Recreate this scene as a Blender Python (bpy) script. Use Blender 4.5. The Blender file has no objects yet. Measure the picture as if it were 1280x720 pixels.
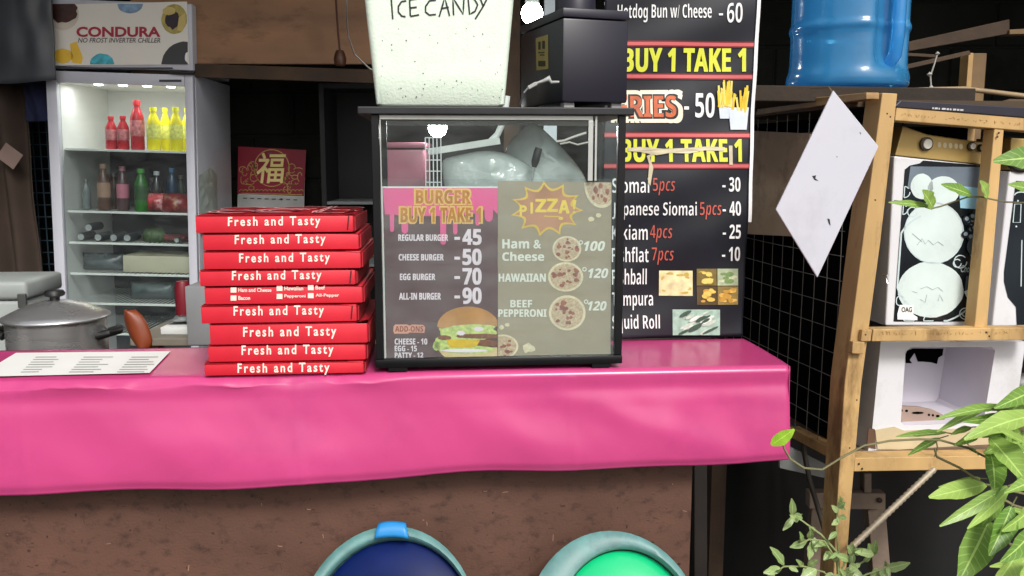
import bpy, bmesh, math, random
from mathutils import Vector, Matrix, noise as mnoise
R = math.radians
rnd = random.Random(7)
scene = bpy.context.scene
COL = scene.collection

# ---------------------------------------------------------------- camera, sky, sun, exposure
F_PX, PITCH = 1108.0, math.atan(160.0 / 1108.0)
CAM = Vector((0.0, 0.0, 1.29))
cd = bpy.data.cameras.new('camera'); cam = bpy.data.objects.new('camera', cd); COL.objects.link(cam)
cam.location = CAM; cam.rotation_euler = (math.pi / 2 - PITCH, 0, 0)
cd.sensor_width = 36.0; cd.lens = 36.0 * F_PX / 1280.0; cd.clip_start = 0.05; cd.clip_end = 500
scene.camera = cam

SUN_EL, SUN_AZ = R(42), R(160)          # azimuth clockwise from +Y: the sun is behind the viewer, veiled by cloud
w = bpy.data.worlds.new('World'); scene.world = w; w.use_nodes = True
nt = w.node_tree; nt.nodes.clear()
sky = nt.nodes.new('ShaderNodeTexSky'); sky.sky_type = 'NISHITA'; sky.sun_disc = False
sky.sun_elevation = SUN_EL; sky.sun_rotation = SUN_AZ; sky.dust_density = 5.0; sky.air_density = 1.0; sky.ozone_density = 1.0
hs = nt.nodes.new('ShaderNodeHueSaturation'); hs.inputs['Saturation'].default_value = 0.35
bg = nt.nodes.new('ShaderNodeBackground'); bg.inputs['Strength'].default_value = 0.105
out = nt.nodes.new('ShaderNodeOutputWorld')
nt.links.new(sky.outputs[0], hs.inputs['Color']); nt.links.new(hs.outputs[0], bg.inputs[0]); nt.links.new(bg.outputs[0], out.inputs[0])
sd = bpy.data.lights.new('sun', 'SUN'); sd.energy = 1.9; sd.angle = R(14); sd.color = (1.0, 0.97, 0.92)
sun = bpy.data.objects.new('sun', sd); COL.objects.link(sun)
sdir = Vector((math.sin(SUN_AZ) * math.cos(SUN_EL), math.cos(SUN_AZ) * math.cos(SUN_EL), math.sin(SUN_EL)))
sun.rotation_euler = sdir.to_track_quat('Z', 'Y').to_euler(); sun.location = sdir * 20
vs = scene.view_settings; vs.view_transform = 'Standard'; vs.look = 'None'; vs.gamma = 1.0; vs.use_curve_mapping = False
vs.exposure = 0.35
scene.cycles.transparent_max_bounces = 32

# ---------------------------------------------------------------- measuring: photograph pixel -> point at a real distance
FW = Vector((0, math.cos(PITCH), -math.sin(PITCH))); UP = Vector((0, math.sin(PITCH), math.cos(PITCH))); RT = Vector((1, 0, 0))
def ray(px, py): return FW + RT * ((px - 640) / F_PX) + UP * ((360 - py) / F_PX)
def W(px, py, Y=None, Z=None):
    d = ray(px, py)
    t = (Y - CAM.y) / d.y if Y is not None else (Z - CAM.z) / d.z
    return CAM + d * t
class Pl:
    """a plane of a thing, constant along one local axis; px() gives the local point a photograph pixel falls on"""
    def __init__(s, M, c, ax=1):
        s.c, s.ax = c, ax
        Mi = M.inverted(); s.o = Mi @ CAM; s.R = Mi.to_3x3()
    def px(s, x, y, off=0.0):
        d = s.R @ ray(x, y); t = (s.c - s.o[s.ax]) / d[s.ax]
        p = s.o + d * t; p[s.ax] = s.c
        if off: p[s.ax] += off
        return p

# ---------------------------------------------------------------- materials
def S(r, g, b):
    f = lambda c: ((c / 255) / 12.92 if c / 255 <= 0.04045 else ((c / 255 + 0.055) / 1.055) ** 2.4)
    return (f(r), f(g), f(b))
MATS = {}
def mat(name, col, rough=0.55, metal=0.0, var=0.15, scale=9.0, bump=0.0, bscale=70.0, spec=0.5, coat=0.0, emit=0.0,
        stain=None, stain_amt=0.5, sscale=4.0, stretch=(1, 1, 1), trans=0.0, sss=0.0, rvar=0.12):
    if name in MATS: return MATS[name]
    m = bpy.data.materials.new(name); m.use_nodes = True; n = m.node_tree.nodes; l = m.node_tree.links
    b = n['Principled BSDF']; b.inputs['Metallic'].default_value = metal
    b.inputs['Specular IOR Level'].default_value = spec; b.inputs['Coat Weight'].default_value = coat
    b.inputs['Coat Roughness'].default_value = 0.12
    if trans: b.inputs['Transmission Weight'].default_value = trans
    if sss:
        b.inputs['Subsurface Weight'].default_value = sss; b.inputs['Subsurface Radius'].default_value = (.01, .01, .005)
    tc = n.new('ShaderNodeTexCoord'); mp = n.new('ShaderNodeMapping'); mp.inputs['Scale'].default_value = stretch
    l.new(tc.outputs['Object'], mp.inputs[0])
    nz = n.new('ShaderNodeTexNoise'); nz.inputs['Scale'].default_value = scale; nz.inputs['Detail'].default_value = 6
    l.new(mp.outputs[0], nz.inputs['Vector'])
    rp = n.new('ShaderNodeValToRGB'); rp.color_ramp.elements[0].position = 0.3; rp.color_ramp.elements[1].position = 0.7
    rp.color_ramp.elements[0].color = (*[c * (1 - var) for c in col], 1)
    rp.color_ramp.elements[1].color = (*[min(1, c * (1 + var)) for c in col], 1)
    l.new(nz.outputs['Fac'], rp.inputs[0]); colour = rp.outputs[0]
    if stain:
        n2 = n.new('ShaderNodeTexNoise'); n2.inputs['Scale'].default_value = sscale; n2.inputs['Detail'].default_value = 8; n2.inputs['Roughness'].default_value = 0.7
        l.new(mp.outputs[0], n2.inputs['Vector'])
        r2 = n.new('ShaderNodeValToRGB'); r2.color_ramp.elements[0].position = 0.52; r2.color_ramp.elements[1].position = 0.68
        r2.color_ramp.elements[0].color = (0, 0, 0, 1); r2.color_ramp.elements[1].color = (stain_amt,) * 3 + (1,)
        l.new(n2.outputs['Fac'], r2.inputs[0])
        mx = n.new('ShaderNodeMix'); mx.data_type = 'RGBA'; mx.inputs[7].default_value = (*stain, 1)
        l.new(r2.outputs[0], mx.inputs[0]); l.new(colour, mx.inputs[6]); colour = mx.outputs[2]
    l.new(colour, b.inputs['Base Color'])
    if rvar:
        mr = n.new('ShaderNodeMapRange'); mr.inputs[3].default_value = max(0.02, rough - rvar); mr.inputs[4].default_value = min(1, rough + rvar)
        l.new(nz.outputs['Fac'], mr.inputs[0]); l.new(mr.outputs[0], b.inputs['Roughness'])
    else: b.inputs['Roughness'].default_value = rough
    if bump:
        n3 = n.new('ShaderNodeTexNoise'); n3.inputs['Scale'].default_value = bscale; n3.inputs['Detail'].default_value = 5
        l.new(mp.outputs[0], n3.inputs['Vector'])
        bp = n.new('ShaderNodeBump'); bp.inputs['Strength'].default_value = bump; bp.inputs['Distance'].default_value = 0.004
        l.new(n3.outputs['Fac'], bp.inputs['Height']); l.new(bp.outputs[0], b.inputs['Normal'])
    if emit:
        b.inputs['Emission Color'].default_value = (*col, 1); b.inputs['Emission Strength'].default_value = emit
    MATS[name] = m; return m
def glass(name, tint=(0.95, 0.98, 0.97), rough=0.03, refl=1.0, haze=0.0, hazecol=(.8, .85, .85)):
    if name in MATS: return MATS[name]
    m = bpy.data.materials.new(name); m.use_nodes = True; n = m.node_tree.nodes; l = m.node_tree.links; n.clear()
    o = n.new('ShaderNodeOutputMaterial'); t = n.new('ShaderNodeBsdfTransparent'); t.inputs[0].default_value = (*tint, 1)
    g = n.new('ShaderNodeBsdfGlossy'); g.inputs['Roughness'].default_value = rough
    lw = n.new('ShaderNodeLayerWeight'); pw_ = n.new('ShaderNodeMath'); pw_.operation = 'POWER'; pw_.inputs[1].default_value = 4.0
    lw.inputs[0].default_value = .5; l.new(lw.outputs['Facing'], pw_.inputs[0])
    fr = n.new('ShaderNodeMath'); fr.operation = 'MULTIPLY_ADD'; fr.inputs[1].default_value = .9; fr.inputs[2].default_value = .045; l.new(pw_.outputs[0], fr.inputs[0])
    mu = n.new('ShaderNodeMath'); mu.operation = 'MULTIPLY'; mu.inputs[1].default_value = refl; mu.use_clamp = True
    l.new(fr.outputs[0], mu.inputs[0])
    mx = n.new('ShaderNodeMixShader'); l.new(mu.outputs[0], mx.inputs[0])
    src = t.outputs[0]
    if haze:
        d = n.new('ShaderNodeBsdfDiffuse'); d.inputs[0].default_value = (*hazecol, 1)
        tc = n.new('ShaderNodeTexCoord'); mp = n.new('ShaderNodeMapping'); mp.inputs['Scale'].default_value = (1, 1, 3)
        nz = n.new('ShaderNodeTexNoise'); nz.inputs['Scale'].default_value = 12; nz.inputs['Detail'].default_value = 6
        l.new(tc.outputs['Object'], mp.inputs[0]); l.new(mp.outputs[0], nz.inputs['Vector'])
        mr = n.new('ShaderNodeMapRange'); mr.inputs[1].default_value = .35; mr.inputs[2].default_value = .75; mr.inputs[3].default_value = haze * .3; mr.inputs[4].default_value = haze * 1.7
        l.new(nz.outputs['Fac'], mr.inputs[0])
        m2 = n.new('ShaderNodeMixShader'); l.new(mr.outputs[0], m2.inputs[0])
        l.new(t.outputs[0], m2.inputs[1]); l.new(d.outputs[0], m2.inputs[2]); src = m2.outputs[0]
    l.new(src, mx.inputs[1]); l.new(g.outputs[0], mx.inputs[2]); l.new(mx.outputs[0], o.inputs[0])
    MATS[name] = m; return m

# ---------------------------------------------------------------- text outlines from the built-in font
_txt = {}
def text_geo(s, bold=0.0, shear=0.0, space=1.0):
    k = (s, bold, shear, space)
    raw = s
    if s[0] in '~^':     # heavy sans (or heavy slanted sans) letters and digits of the built-in font
        u0, l0, d0 = (0x1D5D4, 0x1D5EE, 0x1D7EC) if s[0] == '~' else (0x1D63C, 0x1D656, 0x1D7EC)
        s = ''.join(chr(u0 + ord(c) - 65) if 'A' <= c <= 'Z' else chr(l0 + ord(c) - 97) if 'a' <= c <= 'z' else chr(d0 + ord(c) - 48) if '0' <= c <= '9' else c for c in s[1:])
    if k in _txt: return _txt[k]
    c = bpy.data.curves.new('lettering', 'FONT'); c.body = s; c.size = 1.0; c.offset = bold; c.shear = shear; c.space_character = space
    c.resolution_u = 3; c.fill_mode = 'FRONT'
    o = bpy.data.objects.new('lettering', c); COL.objects.link(o)
    me = bpy.data.meshes.new_from_object(o)
    vs_ = [(v.co.x, v.co.y) for v in me.vertices]; fs = [tuple(p.vertices) for p in me.polygons]
    bpy.data.objects.remove(o); bpy.data.curves.remove(c); bpy.data.meshes.remove(me)
    xs = [v[0] for v in vs_]; ys = [v[1] for v in vs_]
    x0, x1, y0, y1 = min(xs), max(xs), min(ys), max(ys)
    _txt[k] = ([((x - x0) / (x1 - x0), (y - y0) / (y1 - y0)) for x, y in vs_], fs)
    return _txt[k]

# ---------------------------------------------------------------- mesh builder
class MB:
    def __init__(s): s.bm = bmesh.new()
    def box(s, x0, x1, y0, y1, z0, z1, bev=0.0, M=None, seg=2, taper=None):
        co = [(x, y, z) for z in (z0, z1) for y in (y0, y1) for x in (x0, x1)]
        if taper:   # scale of the bottom face about the centre
            cx, cy = (x0 + x1) / 2, (y0 + y1) / 2
            co = [((cx + (x - cx) * taper, cy + (y - cy) * taper, z) if z == z0 else (x, y, z)) for x, y, z in co]
        v = [s.bm.verts.new(M @ Vector(c) if M else c) for c in co]
        fs = [s.bm.faces.new([v[i] for i in f]) for f in ((0, 2, 3, 1), (4, 5, 7, 6), (0, 1, 5, 4), (2, 6, 7, 3), (0, 4, 6, 2), (1, 3, 7, 5))]
        if bev:
            es = list({e for f in fs for e in f.edges})
            bmesh.ops.bevel(s.bm, geom=es, offset=bev, segments=seg, affect='EDGES', profile=0.5)
        return s
    def bar(s, p, q, w_, d_, up=(0, 0, 1), bev=0.0):
        p, q = Vector(p), Vector(q); x = (q - p); L = x.length; x.normalize()
        u = Vector(up); y = u.cross(x)
        if y.length < 1e-4: y = Vector((0, 1, 0)).cross(x)
        y.normalize(); z = x.cross(y)
        M = Matrix((x, y, z)).transposed().to_4x4(); M.translation = p
        return s.box(0, L, -d_ / 2, d_ / 2, -w_ / 2, w_ / 2, bev, M, 1)
    def tube(s, pts, r, n=8, cap=True):
        pts = [Vector(p) for p in pts]; rings = []
        rs = r if isinstance(r, (list, tuple)) else [r] * len(pts)
        ref = Vector((0.31, 0.52, 0.79))
        for i, p in enumerate(pts):
            d = (pts[min(i + 1, len(pts) - 1)] - pts[max(i - 1, 0)]).normalized()
            a = d.cross(ref)
            if a.length < 0.1: a = d.cross(Vector((1, 0, 0)))
            a.normalize(); b = d.cross(a)
            rings.append([s.bm.verts.new(p + (a * math.cos(t) + b * math.sin(t)) * rs[i]) for t in [2 * math.pi * k / n for k in range(n)]])
        for A, B in zip(rings, rings[1:]):
            for k in range(n): s.bm.faces.new((A[k], A[(k + 1) % n], B[(k + 1) % n], B[k]))
        if cap and n > 2:
            s.bm.faces.new(rings[0][::-1]); s.bm.faces.new(rings[-1])
        return s
    def lathe(s, prof, c=(0, 0, 0), seg=32, M=None, sx=1.0, sy=1.0):
        rings = []
        for r, z in prof:
            if r < 1e-6:
                p = Vector((c[0], c[1], c[2] + z)); rings.append([s.bm.verts.new(M @ p if M else p)])
            else:
                ring = []
                for k in range(seg):
                    t = 2 * math.pi * k / seg
                    p = Vector((c[0] + r * sx * math.cos(t), c[1] + r * sy * math.sin(t), c[2] + z))
                    ring.append(s.bm.verts.new(M @ p if M else p))
                rings.append(ring)
        s.loft(rings); return s
    def loft(s, rings):
        for A, B in zip(rings, rings[1:]):
            n = max(len(A), len(B))
            for k in range(n):
                j = (k + 1) % n
                if len(A) == 1 and len(B) == 1: continue
                if len(A) == 1: s.bm.faces.new((A[0], B[j], B[k]))
                elif len(B) == 1: s.bm.faces.new((A[k], A[j], B[0]))
                else: s.bm.faces.new((A[k], A[j], B[j], B[k]))
    def rings(s, pts_rings): s.loft([[s.bm.verts.new(p) for p in r] for r in pts_rings]); return s
    def poly(s, pts):
        s.bm.faces.new([s.bm.verts.new(p) for p in pts]); return s
    def prism(s, pts, off):
        """solid from a planar outline pushed along off"""
        off = Vector(off); A = [s.bm.verts.new(p) for p in pts]; B = [s.bm.verts.new(Vector(p) + off) for p in pts]
        n = len(A); s.bm.faces.new(A); s.bm.faces.new(B[::-1])
        for k in range(n): s.bm.faces.new((A[k], B[k], B[(k + 1) % n], A[(k + 1) % n]))
        return s
    def grid(s, fn, nu, nv):
        g = [[s.bm.verts.new(fn(i / nu, j / nv)) for j in range(nv + 1)] for i in range(nu + 1)]
        for i in range(nu):
            for j in range(nv): s.bm.faces.new((g[i][j], g[i + 1][j], g[i + 1][j + 1], g[i][j + 1]))
        return s
    def text(s, st, fn, bold=0.0, shear=0.0, space=1.0):
        vs_, fs = text_geo(st, bold, shear, space)
        v = [s.bm.verts.new(fn(u, t)) for u, t in vs_]
        for f in fs:
            try: s.bm.faces.new([v[i] for i in f])
            except ValueError: pass
        return s
    def leaf(s, base, tip, wd, nrm=(0, -1, 0.4), fold=0.25, curl=0.15, n=8):
        b, t = Vector(base), Vector(tip); ax = t - b; L = ax.length; ax.normalize()
        nr = Vector(nrm); nr = (nr - ax * nr.dot(ax)); nr.normalize(); sd_ = ax.cross(nr)
        rows = []
        for i in range(n + 1):
            u = i / n; hw = wd * 0.5 * (math.sin(math.pi * min(1, u * 0.93 + 0.035)) ** 0.8) * (1.15 - 0.4 * u)
            c = b + ax * (L * u) - nr * (curl * L * u * u) + nr * (curl * L * u) * 0.6
            wa = .18 * hw * math.sin(u * 17 + b.x * 90); wb = .18 * hw * math.sin(u * 15 + b.z * 80)
            rows.append([s.bm.verts.new(c - sd_ * hw + nr * (hw * fold * 2 + wa)), s.bm.verts.new(c), s.bm.verts.new(c + sd_ * hw + nr * (hw * fold * 2 + wb))])
        uvl = s.bm.loops.layers.uv.verify()
        for i, (A, B) in enumerate(zip(rows, rows[1:])):
            for k in range(2):
                f = s.bm.faces.new((A[k], A[k + 1], B[k + 1], B[k]))
                for lp, uv in zip(f.loops, ((i / n, k / 2), (i / n, (k + 1) / 2), ((i + 1) / n, (k + 1) / 2), ((i + 1) / n, k / 2))): lp[uvl].uv = uv
        return s
    # -- flat printed marks given by the photograph's pixels on a plane
    def ppoly(s, pl, pts, off): return s.poly([pl.px(x, y, off) for x, y in pts])
    def prect(s, pl, x0, y0, x1, y1, off): return s.ppoly(pl, [(x0, y0), (x1, y0), (x1, y1), (x0, y1)], off)
    def pell(s, pl, cx, cy, rx, ry, off, n=28): return s.ppoly(pl, [(cx + rx * math.cos(2 * math.pi * k / n), cy + ry * math.sin(2 * math.pi * k / n)) for k in range(n)], off)
    def ptext(s, pl, st, x0, y0, x1, y1, off, bold=0.03, shear=0.0, space=1.0, slope=0.0):
        sh = [(0, 0)]
        if st[0] in '~^' and bold > .004:      # thicken heavy letters with shifted copies so that counters stay open
            d = bold * (y1 - y0); sh = [(0, 0), (d, d * .6), (-d, -d * .6), (d, -d * .6), (-d, d * .6)]; bold = 0
        for i, (dx, dy) in enumerate(sh):
            s.text(st, lambda u, v: pl.px(x0 + (x1 - x0) * u + dx, y1 - (y1 - y0) * v + slope * (u - .5) + dy, off - .00002 * i), bold, shear, space)
        return s
    def pline(s, pl, pts, wpx, off, closed=False):
        n = len(pts); L = []; Rr = []
        for i, (x, y) in enumerate(pts):
            a = pts[(i - 1) % n] if (closed or i > 0) else pts[i]; b = pts[(i + 1) % n] if (closed or i < n - 1) else pts[i]
            dx, dy = b[0] - a[0], b[1] - a[1]; d = math.hypot(dx, dy) or 1; nx, ny = -dy / d * wpx / 2, dx / d * wpx / 2
            L.append(s.bm.verts.new(pl.px(x + nx, y + ny, off))); Rr.append(s.bm.verts.new(pl.px(x - nx, y - ny, off)))
        for i in range(n if closed else n - 1):
            j = (i + 1) % n; s.bm.faces.new((L[i], L[j], Rr[j], Rr[i]))
        return s
    def pring(s, pl, cx, cy, rx, ry, wpx, off, n=28): return s.pline(pl, [(cx + rx * math.cos(2 * math.pi * k / n), cy + ry * math.sin(2 * math.pi * k / n)) for k in range(n)], wpx, off, True)
    def warp(s, fn):
        for v in s.bm.verts: v.co = fn(v.co)
        return s
    def build(s, name, m, parent=None, M=None, smooth=None, label=None, sub=0, fix=True):
        if fix: bmesh.ops.recalc_face_normals(s.bm, faces=s.bm.faces)
        me = bpy.data.meshes.new(name); s.bm.to_mesh(me); s.bm.free(); me.materials.append(m)
        if smooth is not None:
            for p in me.polygons: p.use_smooth = True
            if smooth < 170: me.set_sharp_from_angle(angle=R(smooth))
        o = bpy.data.objects.new(name, me); COL.objects.link(o)
        if parent: o.parent = parent
        elif M: o.matrix_world = M
        if label: o['label'] = label
        if sub:
            md = o.modifiers.new('subdivision', 'SUBSURF'); md.levels = sub; md.render_levels = sub
        return o
def tag(o, label, cat, group=None, kind=None):
    if label: o['label'] = label
    if cat: o['category'] = cat
    if group: o['group'] = group
    if kind: o['kind'] = kind
    return o
def thing(name, label, cat, M=None, group=None):
    o = bpy.data.objects.new(name, None); COL.objects.link(o); o.empty_display_size = 0.05
    if M: o.matrix_world = M
    return tag(o, label, cat, group)
def frame(origin, yaw=0.0): return Matrix.Translation(Vector(origin)) @ Matrix.Rotation(yaw, 4, 'Z')
def dup(root, M, label=None, group=None):
    r = root.copy(); COL.objects.link(r); r.matrix_world = M
    if label: r['label'] = label
    if group: r['group'] = group
    for ch in list(root.children):
        c = ch.copy(); COL.objects.link(c); c.parent = r
        for g in ch.children:
            d = g.copy(); COL.objects.link(d); d.parent = c
    return r
def smoothstep(a, b, x):
    t = max(0, min(1, (x - a) / (b - a))); return t * t * (3 - 2 * t)
def arc(cx, cy, rx, ry, a0, a1, n=12): return [(cx + rx * math.cos(R(a0 + (a1 - a0) * k / n)), cy + ry * math.sin(R(a0 + (a1 - a0) * k / n))) for k in range(n + 1)]

def shell_plastic(name, tint, diff, clear, bscale=14, bump=.25):
    """thin translucent coloured plastic: part of the light passes, part scatters, with a glossy skin"""
    m = bpy.data.materials.new(name); m.use_nodes = True; n = m.node_tree.nodes; l = m.node_tree.links; n.clear()
    o = n.new('ShaderNodeOutputMaterial'); t = n.new('ShaderNodeBsdfTransparent'); t.inputs[0].default_value = (*tint, 1)
    d = n.new('ShaderNodeBsdfDiffuse'); d.inputs[0].default_value = (*diff, 1); tl = n.new('ShaderNodeBsdfTranslucent'); tl.inputs[0].default_value = (*diff, 1)
    g = n.new('ShaderNodeBsdfGlossy'); g.inputs['Roughness'].default_value = .14
    tc = n.new('ShaderNodeTexCoord'); nz = n.new('ShaderNodeTexNoise'); nz.inputs['Scale'].default_value = bscale; nz.inputs['Detail'].default_value = 4; l.new(tc.outputs['Object'], nz.inputs['Vector'])
    bp = n.new('ShaderNodeBump'); bp.inputs['Strength'].default_value = bump; bp.inputs['Distance'].default_value = .006; l.new(nz.outputs[0], bp.inputs['Height']); l.new(bp.outputs[0], g.inputs['Normal']); l.new(bp.outputs[0], d.inputs['Normal'])
    a = n.new('ShaderNodeMixShader'); a.inputs[0].default_value = .35; l.new(d.outputs[0], a.inputs[1]); l.new(tl.outputs[0], a.inputs[2])
    mr = n.new('ShaderNodeMapRange'); mr.inputs[3].default_value = clear - .12; mr.inputs[4].default_value = clear + .12; l.new(nz.outputs[0], mr.inputs[0])
    b = n.new('ShaderNodeMixShader'); l.new(mr.outputs[0], b.inputs[0]); l.new(a.outputs[0], b.inputs[1]); l.new(t.outputs[0], b.inputs[2])
    lw = n.new('ShaderNodeLayerWeight'); lw.inputs[0].default_value = .5; pw_ = n.new('ShaderNodeMath'); pw_.operation = 'POWER'; pw_.inputs[1].default_value = 3; l.new(lw.outputs['Facing'], pw_.inputs[0])
    ma = n.new('ShaderNodeMath'); ma.operation = 'MULTIPLY_ADD'; ma.inputs[1].default_value = .6; ma.inputs[2].default_value = .06; l.new(pw_.outputs[0], ma.inputs[0])
    c = n.new('ShaderNodeMixShader'); l.new(ma.outputs[0], c.inputs[0]); l.new(b.outputs[0], c.inputs[1]); l.new(g.outputs[0], c.inputs[2]); l.new(c.outputs[0], o.inputs[0])
    MATS[name] = m; return m

# ---------------------------------------------------------------- materials used in the place
PINK = mat('pink_vinyl', (0.53, 0.058, 0.20), 0.24, var=0.07, scale=5, bump=0.10, bscale=16, rvar=.08, stain=(.40, .04, .17), stain_amt=.5, sscale=3)
HARD = mat('stained_hardboard', S(92, 63, 51), 0.65, var=0.18, scale=9, stain=S(44, 28, 23), stain_amt=0.7, sscale=38, stretch=(.85, 1, 1.1), bump=0.2, bscale=220)
RAWWOOD = mat('weathered_wood', S(112, 92, 74), 0.8, var=0.35, scale=12, stretch=(1, 1, 6), bump=0.4, bscale=60)
DARKWOOD = mat('dark_timber', S(66, 50, 36), 0.8, var=0.4, scale=10, bump=0.3)
YWOOD = mat('yellow_varnished_wood', S(186, 152, 100), 0.6, var=0.28, scale=7, stretch=(1, 1, .35), stain=S(96, 66, 36), stain_amt=0.75, sscale=11, bump=0.2, bscale=60)
PLY = mat('brown_plywood', S(146, 108, 78), 0.6, var=0.3, scale=2.5, stretch=(1, 1, 3), stain=S(58, 40, 28), stain_amt=0.7, sscale=3.2, bump=0.15)
BLACKM = mat('black_painted_metal', (0.006, 0.006, 0.007), 0.32, var=0.3, rvar=0.08, spec=0.35)
BLACKP = mat('black_plastic', S(38, 36, 48), 0.42, var=0.12, scale=20, rvar=0.06)
GLASSC = glass('case_glass', (0.95, 0.985, 0.98), 0.04, 0.45, haze=0.022, hazecol=(.68, .74, .74))  # haze is a pale veil painted in for the pane's reflections
GLASSF = glass('fridge_glass', (0.95, 0.98, 0.98), 0.05, 0.45, haze=0.015)
GLASSS = glass('side_pane_glass', (0.93, 0.97, 0.96), 0.04, 0.0, haze=0.03, hazecol=(.6, .7, .7))
FILM = glass('clear_film', (0.96, 0.97, 0.97), 0.12, 0.8, haze=0.014)
ALU = mat('brushed_aluminium', (0.62, 0.63, 0.63), 0.3, metal=1.0, var=0.08, scale=4, stretch=(1, 1, 20))
STEEL = mat('pale_steel', (0.55, 0.57, 0.57), 0.35, metal=0.8, var=0.1)
WHITEP = mat('white_paper', S(232, 232, 228), 0.7, var=0.03)
WPRINT = mat('white_print', (0.85, 0.85, 0.85), 0.6, var=0.03)
PINKPRINT = mat('pale_pink_print', S(246, 226, 236), 0.6, var=0.05)
REDBOX = mat('red_carton', S(208, 36, 54), 0.45, var=0.06, scale=18, bump=0.04, bscale=300, stain=S(196, 22, 40), stain_amt=.5, sscale=6)
FRIDGE = mat('grey_fridge_enamel', S(196, 198, 208), 0.42, metal=0.0, var=0.05, scale=5, stain=S(160, 162, 170), stain_amt=.4, sscale=5)
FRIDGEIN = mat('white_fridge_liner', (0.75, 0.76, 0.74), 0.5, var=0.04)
LAMPW = mat('lit_lamp', (1.0, 0.98, 0.94), 0.5, var=0.0, emit=14.0)
BULBM = mat('lit_bulb', (0.95, 1.0, 0.96), 0.5, var=0.0, emit=70.0)

# ---------------------------------------------------------------- ground, walls, roof
g = MB().grid(lambda u, v: Vector((-150 + 300 * u, -150 + 300 * v, 0)), 2, 2).build('ground', mat('packed_earth', S(72, 64, 58), 0.95, var=0.4, scale=0.8, bump=0.5, bscale=9))
tag(g, 'dark packed earth under the stall', 'ground', kind='structure')
CINDER = mat('grimy_concrete', S(36, 37, 34), 0.95, spec=.1, var=0.35, scale=3, bump=0.5, bscale=18, stain=S(20, 20, 20), stain_amt=.8, sscale=2.2)
t = thing('back_wall', 'grimy dark concrete block wall behind the fridge and calendar', 'wall', frame((0, 4.15, 0)))
b = MB()
rows = 14
for r_ in range(rows):
    off = -0.2 if r_ % 2 else 0.0
    for c_ in range(17):
        x = -3.2 + c_ * 0.4 + off; b.box(x + .004, x + .396, 0, .15, r_ * .2 + .004, r_ * .2 + .196, 0.006, seg=1)
b.build('blocks', CINDER, t)
MB().box(-3.4, 3.6, .012, .14, 0, 2.8).build('mortar', mat('mortar', S(24, 24, 22), 0.95, var=.3), t)
MB().box(-2.75, -2.63, 1.0, 5.2, 0, 2.8).build('side_wall', mat('soot_board', S(34, 30, 28), .9, var=.4, scale=3), None)
tag(bpy.data.objects['side_wall'], 'dark board side wall at the left end of the stall', 'wall')
tag(MB().box(3.6, 3.72, 1.5, 7.0, 0, 3.0).build('board_wall', mat('dark_board', S(18, 15, 13), .9, var=.5, scale=4)), 'dark board wall far behind the cage at the right', 'wall')
tag(MB().box(1.2, 3.6, 6.8, 6.92, 0, 3.0).build('rear_wall', mat('dark_board', (0, 0, 0))), 'black shadowed wall closing the space behind the roof timbers', 'wall')
t = thing('roof', 'low dark roof of sheet metal, unseen over the stall, shading its inside', 'roof', Matrix.Identity(4))  # out of view, put over the stall to keep its inside dark
b = MB()
b.grid(lambda u, v: Vector((-3.2 + 7.2 * u, 2.0 + 5.1 * v, 2.62 + .1 * v + .015 * math.sin(u * 7.2 / .09 * 2 * math.pi))), 480, 3)
b.build('roof_sheet', mat('rusty_sheet_metal', S(96, 84, 76), .6, metal=.4, var=.3, scale=3), t, smooth=180)
b = MB()
for x in (-2.4, -.9, .6, 2.1, 3.4): b.bar((x, 2.05, 2.56), (x, 7.0, 2.66), .1, .05)
b.build('rafters', DARKWOOD, t)
# brown board hanging under the roof at the back
t = thing('plywood_valance', 'stained brown plywood board hanging above the dark wall', 'board', frame((0, 3.55, 0)))
pl = Pl(t.matrix_world, 0)
a, c = pl.px(200, 90), pl.px(475, 104)
MB().box(a.x - .1, c.x + .35, 0, .02, a.z + .03, 2.60, .003).build('board', PLY, t)
b = MB().bar((a.x - .1, -.012, a.z + .012), (c.x + .35, -.012, c.z + .012), .05, .03); b.build('rail', DARKWOOD, t)

# ---------------------------------------------------------------- counter
ZC = 0.95
A0, B0 = W(0, 477, Z=ZC), W(983, 458, Z=ZC)
YAW = math.atan2(B0.y - A0.y, B0.x - A0.x)
MC = frame(B0, YAW); XL = -1.75; DEP = 0.222
def fM(x, y, z): return MC @ Matrix.Translation(Vector((x, y, z)))
t = thing('stall_counter', 'wooden stall counter with stained brown hardboard front panel', 'counter', MC)
MB().box(XL, -.012, .012, DEP - .012, -.035, -.006, .002).build('counter_top', RAWWOOD, t)
fp = Pl(MC, .05)
px_r = fp.px(864, 640).x
MB().box(XL + .02, px_r, .05, .062, -.93, -.037, .001).build('front_panel', HARD, t)
b = MB().box(px_r - .045, px_r - .003, .064, .11, -.95, -.037, .002)
b.build('leg', RAWWOOD, t); MB().box(XL + .05, XL + .095, .064, .11, -.95, -.037, .002).build('leg', RAWWOOD, t)
for px_, py_ in ((457, 633), (742, 625), (852, 590), (120, 652), (602, 687), (670, 687), (376, 700)):
    p = fp.px(px_, py_); MB().lathe([(0, -.0012), (.0016, -.0008), (.002, 0)], (0, 0, 0), 8, Matrix.Translation(p) @ Matrix.Rotation(R(-90), 4, 'X') @ Matrix.Scale(-1, 4, (0, 0, 1))).build('nail', ALU, t)
rs = random.Random(41); b = MB(); d_ = MB()
for k in range(70):
    x, y = rs.uniform(0, 858), rs.uniform(600, 725); L = rs.uniform(2, 9); a_ = rs.choice((0, 0, 1.57, 1.4, .2)) + rs.uniform(-.15, .15)
    (b if k % 4 == 0 else d_).pline(fp, [(x, y), (x + L * .5 * math.cos(a_), y + L * .5 * math.sin(a_) + rs.uniform(-.5, .5)), (x + L * math.cos(a_), y + L * math.sin(a_))], rs.uniform(.5, 1.1), -.0003)
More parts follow.
